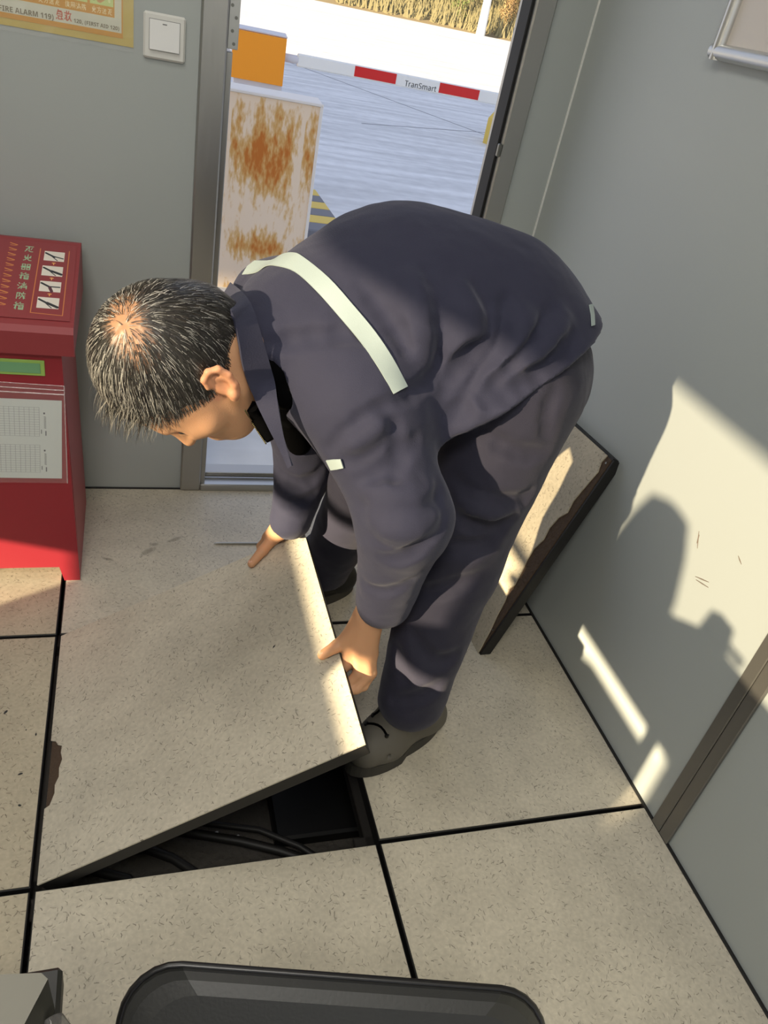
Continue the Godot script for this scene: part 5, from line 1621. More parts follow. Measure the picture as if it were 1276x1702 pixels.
	L.append(cap_(Vector3(0.6594, 0.2170, 1.0524), Vector3(0.6814, 0.2308, 1.0591), 0.0120, 0.0120, 0.0160, -1))
	L.append(cap_(Vector3(0.6814, 0.2308, 1.0591), Vector3(0.6994, 0.2448, 1.0593), 0.0120, 0.0120, 0.0160, -1))
	L.append(cap_(Vector3(0.6994, 0.2448, 1.0593), Vector3(0.7115, 0.2629, 1.0565), 0.0120, 0.0090, 0.0160, -1))
	L.append(cap_(Vector3(0.6928, 0.7592, 0.9711), Vector3(0.7232, 0.7502, 0.9929), 0.0090, 0.0120, 0.0160, -1))
	L.append(cap_(Vector3(0.7232, 0.7502, 0.9929), Vector3(0.7530, 0.7439, 1.0041), 0.0120, 0.0120, 0.0160, -1))
	L.append(cap_(Vector3(0.7530, 0.7439, 1.0041), Vector3(0.7814, 0.7411, 1.0064), 0.0120, 0.0120, 0.0160, -1))
	L.append(cap_(Vector3(0.7814, 0.7411, 1.0064), Vector3(0.8070, 0.7436, 1.0018), 0.0120, 0.0090, 0.0160, -1))
	L.append(cap_(Vector3(0.7988, 0.8551, 0.9829), Vector3(0.7890, 0.8282, 0.9963), 0.0053, 0.0070, 0.0160, -1))
	L.append(cap_(Vector3(0.7890, 0.8282, 0.9963), Vector3(0.7886, 0.8025, 1.0011), 0.0070, 0.0070, 0.0160, -1))
	L.append(cap_(Vector3(0.7886, 0.8025, 1.0011), Vector3(0.7954, 0.7806, 1.0014), 0.0070, 0.0070, 0.0160, -1))
	L.append(cap_(Vector3(0.7954, 0.7806, 1.0014), Vector3(0.8083, 0.7626, 0.9989), 0.0070, 0.0053, 0.0160, -1))
	L.append(cap_(Vector3(0.6318, 0.2979, 0.9938), Vector3(0.6465, 0.2536, 1.0326), 0.0090, 0.0090, 0.0160, -1))
	L.append(cap_(Vector3(0.5581, 0.4652, 0.6655), Vector3(0.5968, 0.4283, 0.7064), 0.0075, 0.0075, 0.0160, -1))
	L.append(cut_(Vector3(0.6946, 0.1172, 0.9967), Vector3(0.0990, -0.9901, 0.0990), 0.0060))
	return L

func head_shape() -> Array:
	var L := []
	L.append(ell_(Vector3(0.2077, 0.8207, 0.8926), Basis(Vector3(-0.9383, 0.2850, 0.1959), Vector3(-0.2563, -0.9534, 0.1594), Vector3(0.2322, 0.0993, 0.9676)), Vector3(0.1049, 0.1017, 0.0813), 0.0200, 1))
	L.append(ell_(Vector3(0.2550, 0.7622, 0.8872), Basis(Vector3(-0.9383, 0.2850, 0.1959), Vector3(-0.2563, -0.9534, 0.1594), Vector3(0.2322, 0.0993, 0.9676)), Vector3(0.0910, 0.0535, 0.0642), 0.0450, 1))
	L.append(cap_(Vector3(0.3077, 0.7263, 0.8915), Vector3(0.3018, 0.7238, 0.8667), 0.0260, 0.0260, 0.0350, 1))
	L.append(cap_(Vector3(0.3009, 0.7951, 0.9226), Vector3(0.3081, 0.7332, 0.8996), 0.0180, 0.0160, 0.0300, 1))
	L.append(cap_(Vector3(0.2785, 0.7855, 0.8294), Vector3(0.2981, 0.7289, 0.8582), 0.0180, 0.0160, 0.0300, 1))
	L.append(cap_(Vector3(0.2088, 0.7354, 0.9342), Vector3(0.1897, 0.7215, 0.8739), 0.0120, 0.0120, 0.0180, 1))
	L.append(cap_(Vector3(0.2453, 0.7338, 0.9367), Vector3(0.2624, 0.7474, 0.9445), 0.0130, 0.0140, 0.0250, 1))
	L.append(cap_(Vector3(0.2254, 0.7253, 0.8539), Vector3(0.2366, 0.7363, 0.8368), 0.0130, 0.0140, 0.0250, 1))
	L.append(cap_(Vector3(0.2072, 0.7216, 0.9029), Vector3(0.2404, 0.6916, 0.8980), 0.0080, 0.0110, 0.0140, 1))
	L.append(cap_(Vector3(0.2494, 0.7067, 0.9086), Vector3(0.2430, 0.7039, 0.8817), 0.0080, 0.0080, 0.0100, 1))
	L.append(cap_(Vector3(0.2805, 0.7066, 0.9045), Vector3(0.2725, 0.7032, 0.8714), 0.0080, 0.0080, 0.0150, 1))
	L.append(ell_(Vector3(0.2229, 0.7224, 0.9333), Basis(Vector3(-0.9383, 0.2850, 0.1959), Vector3(-0.2563, -0.9534, 0.1594), Vector3(0.2322, 0.0993, 0.9676)), Vector3(0.0128, 0.0150, 0.0182), 0.0120, -1))
	L.append(ell_(Vector3(0.2075, 0.7159, 0.8691), Basis(Vector3(-0.9383, 0.2850, 0.1959), Vector3(-0.2563, -0.9534, 0.1594), Vector3(0.2322, 0.0993, 0.9676)), Vector3(0.0128, 0.0150, 0.0182), 0.0120, -1))
	L.append(ell_(Vector3(0.2287, 0.7361, 0.9305), Basis(Vector3(-0.9383, 0.2850, 0.1959), Vector3(-0.2563, -0.9534, 0.1594), Vector3(0.2322, 0.0993, 0.9676)), Vector3(0.0107, 0.0128, 0.0171), 0.0080, 1))
	L.append(ell_(Vector3(0.2133, 0.7295, 0.8663), Basis(Vector3(-0.9383, 0.2850, 0.1959), Vector3(-0.2563, -0.9534, 0.1594), Vector3(0.2322, 0.0993, 0.9676)), Vector3(0.0107, 0.0128, 0.0171), 0.0080, 1))
	L.append(cap_(Vector3(0.2782, 0.6948, 0.9107), Vector3(0.2683, 0.6906, 0.8693), 0.0020, 0.0020, 0.0060, -1))
	L.append(cap_(Vector3(0.2756, 0.8387, 0.8744), Vector3(0.3563, 0.8197, 0.8264), 0.0580, 0.0600, 0.0400, 1))
	L.append(ell_(Vector3(0.2776, 0.8241, 0.9641), Basis(Vector3(-0.7952, 0.5923, 0.1300), Vector3(-0.6048, -0.7596, -0.2392), Vector3(-0.0427, -0.2686, 0.9623)), Vector3(0.0300, 0.0182, 0.0080), 0.0060, 1))
	L.append(ell_(Vector3(0.2782, 0.8194, 0.9744), Basis(Vector3(-0.9383, 0.2850, 0.1959), Vector3(-0.2563, -0.9534, 0.1594), Vector3(0.2322, 0.0993, 0.9676)), Vector3(0.0182, 0.0107, 0.0075), 0.0050, -1))
	L.append(cap_(Vector3(0.2572, 0.8181, 0.9677), Vector3(0.2502, 0.8315, 0.9729), 0.0052, 0.0052, 0.0040, 1))
	L.append(cap_(Vector3(0.2502, 0.8315, 0.9729), Vector3(0.2552, 0.8454, 0.9763), 0.0052, 0.0052, 0.0040, 1))
	L.append(cap_(Vector3(0.2552, 0.8454, 0.9763), Vector3(0.2682, 0.8502, 0.9756), 0.0052, 0.0052, 0.0040, 1))
	L.append(cap_(Vector3(0.2682, 0.8502, 0.9756), Vector3(0.2835, 0.8412, 0.9729), 0.0052, 0.0052, 0.0040, 1))
	L.append(cap_(Vector3(0.2835, 0.8412, 0.9729), Vector3(0.2933, 0.8250, 0.9692), 0.0052, 0.0052, 0.0040, 1))
	L.append(cap_(Vector3(0.2933, 0.8250, 0.9692), Vector3(0.2958, 0.8069, 0.9655), 0.0052, 0.0052, 0.0040, 1))
	L.append(cap_(Vector3(0.2941, 0.8080, 0.9648), Vector3(0.2963, 0.8007, 0.9610), 0.0080, 0.0070, 0.0060, 1))
	L.append(ell_(Vector3(0.2377, 0.8070, 0.7981), Basis(Vector3(-0.7952, 0.5923, 0.1300), Vector3(-0.3971, -0.6707, 0.6265), Vector3(-0.4581, -0.4463, -0.7687)), Vector3(0.0300, 0.0182, 0.0080), 0.0060, 1))
	L.append(ell_(Vector3(0.2338, 0.8004, 0.7897), Basis(Vector3(-0.9383, 0.2850, 0.1959), Vector3(-0.2563, -0.9534, 0.1594), Vector3(0.2322, 0.0993, 0.9676)), Vector3(0.0182, 0.0107, 0.0075), 0.0050, -1))
	L.append(cap_(Vector3(0.2182, 0.8015, 0.8053), Vector3(0.2090, 0.8139, 0.8013), 0.0052, 0.0052, 0.0040, 1))
	L.append(cap_(Vector3(0.2090, 0.8139, 0.8013), Vector3(0.2113, 0.8266, 0.7934), 0.0052, 0.0052, 0.0040, 1))
	L.append(cap_(Vector3(0.2113, 0.8266, 0.7934), Vector3(0.2230, 0.8309, 0.7872), 0.0052, 0.0052, 0.0040, 1))
	L.append(cap_(Vector3(0.2230, 0.8309, 0.7872), Vector3(0.2383, 0.8218, 0.7845), 0.0052, 0.0052, 0.0040, 1))
	L.append(cap_(Vector3(0.2383, 0.8218, 0.7845), Vector3(0.2495, 0.8062, 0.7864), 0.0052, 0.0052, 0.0040, 1))
	L.append(cap_(Vector3(0.2495, 0.8062, 0.7864), Vector3(0.2542, 0.7891, 0.7920), 0.0052, 0.0052, 0.0040, 1))
	L.append(cap_(Vector3(0.2529, 0.7903, 0.7932), Vector3(0.2569, 0.7838, 0.7968), 0.0080, 0.0070, 0.0060, 1))
	return L

func hair_shape() -> Array:
	var L := []
	L.append(ell_(Vector3(0.2044, 0.8284, 0.8926), Basis(Vector3(-0.9383, 0.2850, 0.1959), Vector3(-0.2563, -0.9534, 0.1594), Vector3(0.2322, 0.0993, 0.9676)), Vector3(0.1091, 0.1070, 0.0888), 0.0200, 1))
	L.append(cap_(Vector3(0.2540, 0.8795, 0.8754), Vector3(0.2980, 0.8617, 0.8667), 0.0450, 0.0350, 0.0400, 1))
	L.append(cut_(Vector3(0.1542, 0.7509, 0.9126), Vector3(0.3580, -0.9337, 0.0100), 0.0120))
	L.append(cut_(Vector3(0.2490, 0.7883, 0.8860), Vector3(0.6406, -0.7642, -0.0753), 0.0100))
	L.append(cut_(Vector3(0.2963, 0.8269, 0.8707), Vector3(0.9383, -0.2850, -0.1959), 0.0100))
	return L

func hand_shape() -> Array:
	var L := []
	L.append(cap_(Vector3(0.5705, 0.4823, 0.9997), Vector3(0.5720, 0.3950, 0.9780), 0.0330, 0.0270, 0.0200, 1))
	L.append(cap_(Vector3(0.5625, 0.3718, 0.9791), Vector3(0.5380, 0.3120, 0.9820), 0.0190, 0.0125, 0.0160, 1))
	L.append(cap_(Vector3(0.5670, 0.3726, 0.9842), Vector3(0.5540, 0.3150, 1.0000), 0.0200, 0.0125, 0.0160, 1))
	L.append(cap_(Vector3(0.5714, 0.3712, 0.9856), Vector3(0.5700, 0.3100, 1.0050), 0.0200, 0.0125, 0.0160, 1))
	L.append(cap_(Vector3(0.5751, 0.3690, 0.9842), Vector3(0.5830, 0.3020, 1.0000), 0.0190, 0.0125, 0.0160, 1))
	L.append(cap_(Vector3(0.5380, 0.3120, 0.9820), Vector3(0.5420, 0.2740, 1.0000), 0.0112, 0.0100, 0.0100, 1))
	L.append(cap_(Vector3(0.5420, 0.2740, 1.0000), Vector3(0.5260, 0.2480, 1.0030), 0.0100, 0.0092, 0.0040, 1))
	L.append(cap_(Vector3(0.5260, 0.2480, 1.0030), Vector3(0.5080, 0.2440, 1.0000), 0.0092, 0.0078, 0.0040, 1))
	L.append(cap_(Vector3(0.5540, 0.3150, 1.0000), Vector3(0.5600, 0.2700, 1.0200), 0.0112, 0.0104, 0.0100, 1))
	L.append(cap_(Vector3(0.5600, 0.2700, 1.0200), Vector3(0.5410, 0.2440, 1.0240), 0.0104, 0.0096, 0.0040, 1))
	L.append(cap_(Vector3(0.5410, 0.2440, 1.0240), Vector3(0.5180, 0.2380, 1.0200), 0.0096, 0.0082, 0.0040, 1))
	L.append(cap_(Vector3(0.5700, 0.3100, 1.0050), Vector3(0.5750, 0.2680, 1.0260), 0.0112, 0.0100, 0.0100, 1))
	L.append(cap_(Vector3(0.5750, 0.2680, 1.0260), Vector3(0.5560, 0.2440, 1.0350), 0.0100, 0.0092, 0.0040, 1))
	L.append(cap_(Vector3(0.5560, 0.2440, 1.0350), Vector3(0.5310, 0.2380, 1.0350), 0.0092, 0.0078, 0.0040, 1))
	L.append(cap_(Vector3(0.5830, 0.3020, 1.0000), Vector3(0.5860, 0.2680, 1.0200), 0.0112, 0.0090, 0.0100, 1))
	L.append(cap_(Vector3(0.5860, 0.2680, 1.0200), Vector3(0.5710, 0.2460, 1.0320), 0.0090, 0.0082, 0.0040, 1))
	L.append(cap_(Vector3(0.5710, 0.2460, 1.0320), Vector3(0.5490, 0.2400, 1.0350), 0.0082, 0.0068, 0.0040, 1))
	L.append(cap_(Vector3(0.5660, 0.3620, 0.9720), Vector3(0.5460, 0.3250, 0.9750), 0.0190, 0.0145, 0.0160, 1))
	L.append(cap_(Vector3(0.5460, 0.3250, 0.9750), Vector3(0.5200, 0.3040, 0.9810), 0.0145, 0.0115, 0.0050, 1))
	L.append(cap_(Vector3(0.5200, 0.3040, 0.9810), Vector3(0.4940, 0.2870, 0.9850), 0.0115, 0.0092, 0.0050, 1))
	return L

func other_hand_shape() -> Array:
	var L := []
	L.append(cap_(Vector3(0.5048, 0.4113, 0.5849), Vector3(0.4807, 0.3344, 0.6250), 0.0330, 0.0270, 0.0200, 1))
	L.append(cap_(Vector3(0.4725, 0.3136, 0.6138), Vector3(0.4515, 0.2599, 0.5850), 0.0190, 0.0125, 0.0160, 1))
	L.append(cap_(Vector3(0.4765, 0.3137, 0.6096), Vector3(0.4659, 0.2605, 0.5700), 0.0200, 0.0125, 0.0160, 1))
	L.append(cap_(Vector3(0.4804, 0.3145, 0.6068), Vector3(0.4796, 0.2632, 0.5600), 0.0200, 0.0125, 0.0160, 1))
	L.append(cap_(Vector3(0.4844, 0.3154, 0.6054), Vector3(0.4940, 0.2663, 0.5550), 0.0190, 0.0125, 0.0160, 1))
	L.append(cap_(Vector3(0.4515, 0.2599, 0.5850), Vector3(0.4395, 0.2249, 0.5730), 0.0112, 0.0100, 0.0100, 1))
	L.append(cap_(Vector3(0.4395, 0.2249, 0.5730), Vector3(0.4455, 0.1979, 0.5930), 0.0100, 0.0092, 0.0040, 1))
	L.append(cap_(Vector3(0.4455, 0.1979, 0.5930), Vector3(0.4515, 0.1919, 0.6150), 0.0092, 0.0078, 0.0040, 1))
	L.append(cap_(Vector3(0.4659, 0.2605, 0.5700), Vector3(0.4539, 0.2255, 0.5580), 0.0112, 0.0104, 0.0100, 1))
	L.append(cap_(Vector3(0.4539, 0.2255, 0.5580), Vector3(0.4599, 0.1985, 0.5780), 0.0104, 0.0096, 0.0040, 1))
	L.append(cap_(Vector3(0.4599, 0.1985, 0.5780), Vector3(0.4659, 0.1925, 0.6000), 0.0096, 0.0082, 0.0040, 1))
	L.append(cap_(Vector3(0.4796, 0.2632, 0.5600), Vector3(0.4676, 0.2282, 0.5480), 0.0112, 0.0100, 0.0100, 1))
	L.append(cap_(Vector3(0.4676, 0.2282, 0.5480), Vector3(0.4736, 0.2012, 0.5680), 0.0100, 0.0092, 0.0040, 1))
	L.append(cap_(Vector3(0.4736, 0.2012, 0.5680), Vector3(0.4796, 0.1952, 0.5900), 0.0092, 0.0078, 0.0040, 1))
	L.append(cap_(Vector3(0.4940, 0.2663, 0.5550), Vector3(0.4820, 0.2313, 0.5430), 0.0112, 0.0090, 0.0100, 1))
	L.append(cap_(Vector3(0.4820, 0.2313, 0.5430), Vector3(0.4880, 0.2043, 0.5630), 0.0090, 0.0082, 0.0040, 1))
	L.append(cap_(Vector3(0.4880, 0.2043, 0.5630), Vector3(0.4940, 0.1983, 0.5850), 0.0082, 0.0068, 0.0040, 1))
	L.append(cap_(Vector3(0.4737, 0.3186, 0.6300), Vector3(0.4604, 0.2713, 0.6001), 0.0190, 0.0145, 0.0160, 1))
	L.append(cap_(Vector3(0.4604, 0.2713, 0.6001), Vector3(0.4334, 0.2517, 0.6248), 0.0145, 0.0115, 0.0050, 1))
	L.append(cap_(Vector3(0.4334, 0.2517, 0.6248), Vector3(0.4081, 0.2348, 0.6477), 0.0115, 0.0092, 0.0050, 1))
	return L

func torso_shape() -> Array:
	var L := []
	L.append(cap_(Vector3(0.8159, 0.8118, 0.7895), Vector3(0.7525, 0.8471, 0.7596), 0.1000, 0.1250, 0.0400, 1, Vector3(0.4333, 0.8914, 0.1330), 0.800))
	L.append(cap_(Vector3(0.7525, 0.8471, 0.7596), Vector3(0.6109, 0.8544, 0.7363), 0.1400, 0.1500, 0.0400, 1, Vector3(0.0310, 0.9922, 0.1209), 0.800))
	L.append(cap_(Vector3(0.6109, 0.8544, 0.7363), Vector3(0.4688, 0.8270, 0.7761), 0.1500, 0.1200, 0.0400, 1, Vector3(-0.1588, 0.9814, 0.1082), 0.800))
	L.append(cap_(Vector3(0.4688, 0.8270, 0.7761), Vector3(0.3563, 0.8197, 0.8264), 0.1000, 0.0500, 0.0400, 1))
	L.append(cap_(Vector3(0.4688, 0.8270, 0.7761), Vector3(0.4963, 0.7846, 0.9334), 0.0600, 0.0550, 0.0400, 1))
	L.append(cap_(Vector3(0.4688, 0.8270, 0.7761), Vector3(0.4089, 0.8116, 0.6211), 0.0600, 0.0550, 0.0400, 1))
	L.append(cap_(Vector3(0.4963, 0.7846, 0.9334), Vector3(0.5677, 0.6400, 1.0389), 0.0500, 0.0400, 0.0300, 1))
	L.append(cap_(Vector3(0.5677, 0.6400, 1.0389), Vector3(0.5720, 0.3950, 0.9780), 0.0400, 0.0260, 0.0200, 1))
	L.append(cap_(Vector3(0.4089, 0.8116, 0.6211), Vector3(0.5168, 0.4494, 0.5650), 0.0500, 0.0380, 0.0300, 1))
	L.append(cap_(Vector3(0.5168, 0.4494, 0.5650), Vector3(0.4807, 0.3344, 0.6250), 0.0380, 0.0260, 0.0200, 1))
	L.append(cap_(Vector3(0.7839, 0.7899, 0.8902), Vector3(0.7314, 0.4665, 0.9310), 0.0800, 0.0580, 0.0300, 1))
	L.append(cap_(Vector3(0.7314, 0.4665, 0.9310), Vector3(0.6946, 0.1622, 0.9967), 0.0520, 0.0360, 0.0200, 1))
	L.append(cap_(Vector3(0.8400, 0.7800, 0.6900), Vector3(0.6450, 0.4500, 0.6250), 0.0800, 0.0550, 0.0300, 1))
	L.append(cap_(Vector3(0.6450, 0.4500, 0.6250), Vector3(0.6200, 0.0900, 0.5000), 0.0500, 0.0360, 0.0200, 1))
	return L

func inner_shirt_shape() -> Array:
	var L := []
	L.append(cap_(Vector3(0.3501, 0.8420, 0.8985), Vector3(0.3627, 0.8171, 0.9090), 0.0065, 0.0151, 0.0120, 1))
	L.append(cap_(Vector3(0.3627, 0.8171, 0.9090), Vector3(0.3798, 0.7851, 0.9141), 0.0151, 0.0205, 0.0120, 1))
	L.append(cap_(Vector3(0.3798, 0.7851, 0.9141), Vector3(0.4524, 0.6016, 0.6477), 0.0205, 0.0238, 0.0120, 1))
	L.append(cap_(Vector3(0.4524, 0.6016, 0.6477), Vector3(0.4789, 0.5381, 0.6361), 0.0238, 0.0259, 0.0120, 1))
	return L

func collar_pairs() -> Array:
	return [
		[Vector3(0.3042, 0.8291, 0.6441), Vector3(0.3214, 0.8509, 0.6225)],
		[Vector3(0.2875, 0.9057, 0.8877), Vector3(0.3175, 0.9004, 0.8086)],
		[Vector3(0.2933, 0.8958, 0.9135), Vector3(0.3247, 0.9003, 0.8703)],
		[Vector3(0.2998, 0.8714, 0.9342), Vector3(0.3335, 0.8774, 0.9080)],
		[Vector3(0.3064, 0.8426, 0.9415), Vector3(0.3458, 0.8446, 0.9260)],
		[Vector3(0.3184, 0.8110, 0.9440), Vector3(0.3573, 0.8126, 0.9309)],
		[Vector3(0.3322, 0.7841, 0.9517), Vector3(0.3601, 0.7934, 0.9628)],
		[Vector3(0.3458, 0.7631, 0.9785), Vector3(0.3652, 0.7683, 0.9827)],
		[Vector3(0.3611, 0.7395, 0.9950), Vector3(0.3721, 0.7437, 0.9964)],
		[Vector3(0.3774, 0.7115, 1.0085), Vector3(0.3824, 0.7182, 1.0122)],
	]

func strip_rows() -> Array:
	return [
		[Vector3(0.3383, 0.8699, 0.6303), Vector3(0.3486, 0.8794, 0.6122), Vector3(0.3622, 0.8867, 0.6001)],
		[Vector3(0.3523, 0.8940, 0.6843), Vector3(0.3658, 0.9025, 0.6730), Vector3(0.3801, 0.9101, 0.6629)],
		[Vector3(0.3610, 0.9201, 0.7267), Vector3(0.3754, 0.9285, 0.7175), Vector3(0.3900, 0.9365, 0.7085)],
		[Vector3(0.3709, 0.9335, 0.7618), Vector3(0.3854, 0.9426, 0.7533), Vector3(0.4000, 0.9514, 0.7450)],
		[Vector3(0.3922, 0.9427, 0.8097), Vector3(0.4002, 0.9501, 0.7955), Vector3(0.4086, 0.9572, 0.7797)],
		[Vector3(0.4173, 0.9340, 0.8618), Vector3(0.4272, 0.9424, 0.8551), Vector3(0.4373, 0.9506, 0.8477)],
		[Vector3(0.4475, 0.9129, 0.9077), Vector3(0.4579, 0.9209, 0.9027), Vector3(0.4684, 0.9289, 0.8975)],
		[Vector3(0.4750, 0.8914, 0.9458), Vector3(0.4864, 0.8972, 0.9389), Vector3(0.4981, 0.9044, 0.9345)],
		[Vector3(0.4940, 0.8730, 0.9882), Vector3(0.5062, 0.8775, 0.9811), Vector3(0.5190, 0.8815, 0.9727)],
		[Vector3(0.5169, 0.8435, 1.0111), Vector3(0.5280, 0.8480, 1.0064), Vector3(0.5422, 0.8489, 0.9948)],
	]

func front_strip_rows() -> Array:
	return [
		[Vector3(0.4345, 0.7239, 1.0048), Vector3(0.4434, 0.7091, 1.0083)],
		[Vector3(0.4413, 0.7333, 1.0173), Vector3(0.4489, 0.7188, 1.0213)],
		[Vector3(0.4508, 0.7383, 1.0241), Vector3(0.4561, 0.7262, 1.0290)],
	]

func waist_tag_rows() -> Array:
	return [
		[Vector3(0.8793, 0.9544, 0.8667), Vector3(0.8942, 0.9511, 0.8520)],
		[Vector3(0.8744, 0.9451, 0.8891), Vector3(0.8860, 0.9432, 0.8794)],
		[Vector3(0.8679, 0.9347, 0.9109), Vector3(0.8772, 0.9340, 0.9045)],
	]

func zip_points() -> Array:
	return [Vector3(0.3269, 0.7711, 0.9316), Vector3(0.3405, 0.7442, 0.9152), Vector3(0.3467, 0.7456, 0.9512), Vector3(0.3571, 0.7343, 0.9635)]

const HEAD_C := Vector3(0.2359, 0.8122, 0.8867)
const HEAD_UP := Vector3(-0.9383, 0.2850, 0.1959)
const HEAD_FWD := Vector3(-0.2563, -0.9534, 0.1594)
const HEAD_LEFT := Vector3(0.2322, 0.0993, 0.9676)
const HEAD_S := 1.070

const NAIL := [Vector3(0.4940, 0.2870, 0.9850), Vector3(0.4081, 0.2348, 0.6477)]
func head_local(p: Vector3) -> Vector3:      # (up, forward, left) in head units
	var q := (p - HEAD_C) / HEAD_S
	return Vector3(q.dot(HEAD_UP), q.dot(HEAD_FWD), q.dot(HEAD_LEFT))

func head_point(u: float, f: float, l: float) -> Vector3:
	return HEAD_C + (HEAD_UP * u + HEAD_FWD * f + HEAD_LEFT * l) * HEAD_S

func skin_tint(p: Vector3, _n: Vector3) -> Color:
	var c := Color(0.56, 0.30, 0.165)
	var h := head_local(p)
	if h.length() < 0.17:
		# lips, brows and the stubble of the cropped sides
		var lip := Vector2((h.x + 0.064) / 0.010, h.z / 0.024).length()
		if h.y > 0.07 and lip < 1.0:
			c = c.lerp(Color(0.42, 0.17, 0.12), 0.7 * (1.0 - lip * lip))
		var brow := Vector2((h.x - 0.017) / 0.006, (absf(h.z) - 0.030) / 0.022).length()
		if h.y > 0.06 and brow < 1.0:
			c = c.lerp(Color(0.07, 0.05, 0.04), 0.75 * (1.0 - brow))
		var bald := (h - Vector3(0.10, -0.035, 0.046)).length()
		if bald < 0.07:
			c = c.lerp(Color(0.30, 0.17, 0.10), 0.75 * smoothstep(0.012, 0.045, bald))
		if absf(h.z) > 0.070 and h.y < 0.02:
			c = c.lerp(Color(0.58, 0.25, 0.15), 0.5)
	return c

var patchy := FastNoiseLite.new()
func hair_tint(p: Vector3, _n: Vector3) -> Color:
	# close-cropped hair over the scalp; the crown has thinned to bare skin
	var h := head_local(p)
	var a := Vector3(0.112, -0.052, 0.024); var b := Vector3(0.094, -0.018, 0.058)
	var t := clampf((h - a).dot(b - a) / (b - a).length_squared(), 0.0, 1.0)
	patchy.frequency = 90.0
	var d := (h - a.lerp(b, t)).length() + 0.010 * patchy.get_noise_3dv(p)
	var c := Color(0.028, 0.025, 0.023)
	return Color(0.40, 0.215, 0.12).lerp(c, smoothstep(0.010, 0.036, d))

func person() -> void:
	var man := thing("person", "man in navy work jacket and trousers bending down, lifting a floor panel with both hands", "person", Vector3.ZERO)
	var fold := FastNoiseLite.new(); fold.seed = 14; fold.frequency = 9.0; fold.fractal_octaves = 3; fold.fractal_gain = 0.45
	# body: one skin, fine at the head and the hands
	var st := ST()
	net(st, torso_shape(), 0.016, 0.0, null, skin_tint)
	net(st, head_shape(), 0.0034, 0.0, null, skin_tint)
	net(st, hand_shape(), 0.0026, 0.0, null, skin_tint)
	net(st, other_hand_shape(), 0.0026, 0.0, null, skin_tint)
	put("body", st, M.skin, man)
	for s in [1.0, -1.0]:
		st = ST()
		var e := SphereMesh.new(); e.radius = 0.0118; e.height = 0.0236; e.radial_segments = 20; e.rings = 10
		put_mesh("eye", e, M.eye, man, head_point(-0.006, 0.0795, 0.031 * s))
	# nails on the two thumbs
	for i in 2:
		st = ST()
		var nl: Vector3 = NAIL[i]
		var up := Vector3(-0.485, 0.875, 0.0)
		box(st, nl + up * 0.0082, Vector3(0.009, 0.0016, 0.0085), 0.0007, Basis(Vector3(0.875, 0.485, 0.0), up, Vector3.BACK))
		put("thumbnail", st, M.nail, man)
	# hair: close cap and loose strands, thin on the crown
	st = ST()
	var crown := head_point(0.125, -0.040, 0.036)
	var cap_list := hair_shape()
	var fuzz := FastNoiseLite.new(); fuzz.seed = 5; fuzz.frequency = 60.0; fuzz.fractal_octaves = 2
	net(st, cap_list, 0.0036, 0.0018, fuzz, hair_tint)
	var hr := put("hair", st, M.hair, man)
	st = ST()
	strands(st)
	var hs := put("hair_strands", st, M.hair, hr)
	hs.set_meta("kind", "stuff")
	# clothes
	st = ST()
	net(st, trouser_shape(), 0.0066, 0.004, fold)
	put("trousers", st, M.trousers, man)
	st = ST()
	net(st, jacket_shape(), 0.0058, 0.0035, fold)
	var jk := put("jacket", st, M.cloth, man)
	st = ST()
	net(st, inner_shirt_shape(), 0.006)
	put("dark_lining", st, M.black_cloth, jk)
	st = ST()
	strip(st, resample(collar_pairs(), 4), 0.004, Vector3(0.151, 1.325, 1.986))
	put("collar", st, M.cloth, jk)
	st = ST()
	strip(st, resample(strip_rows(), 4), 0.0016, Vector3(0.7, 3.0, 1.5))
	put("reflective_strip", st, M.reflective, jk)
	st = ST()
	strip(st, front_strip_rows(), 0.002, Vector3(0.151, 1.325, 1.986))
	put("reflective_strip", st, M.reflective, jk)
	st = ST()
	strip(st, waist_tag_rows(), 0.002, Vector3(0.151, 1.325, 1.986))
	put("waist_tag", st, M.reflective, jk)
	st = ST()
	tube(st, zip_points(), [0.010, 0.013, 0.013, 0.010], 10)
	var zc := put("inner_collar", st, M.black_cloth, jk)
	st = ST()
	var zp := zip_points()
	for i in 24:
		var t := i / 23.0 * 2.98
		var k := int(t)
		var p: Vector3 = zp[k].lerp(zp[k + 1], t - k)
		box(st, p + Vector3(-0.010, -0.004, 0.006), Vector3(0.004, 0.002, 0.003), 0.0005, Basis(Vector3(0, 0, 1), -0.9))
	var zt := put("zip_teeth", st, M.brass, zc)
	zt.set_meta("kind", "stuff")
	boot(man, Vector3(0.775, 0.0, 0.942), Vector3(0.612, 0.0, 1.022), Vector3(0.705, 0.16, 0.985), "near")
	boot(man, Vector3(0.68, 0.0, 0.475), Vector3(0.49, 0.0, 0.545), Vector3(0.625, 0.16, 0.50), "far")

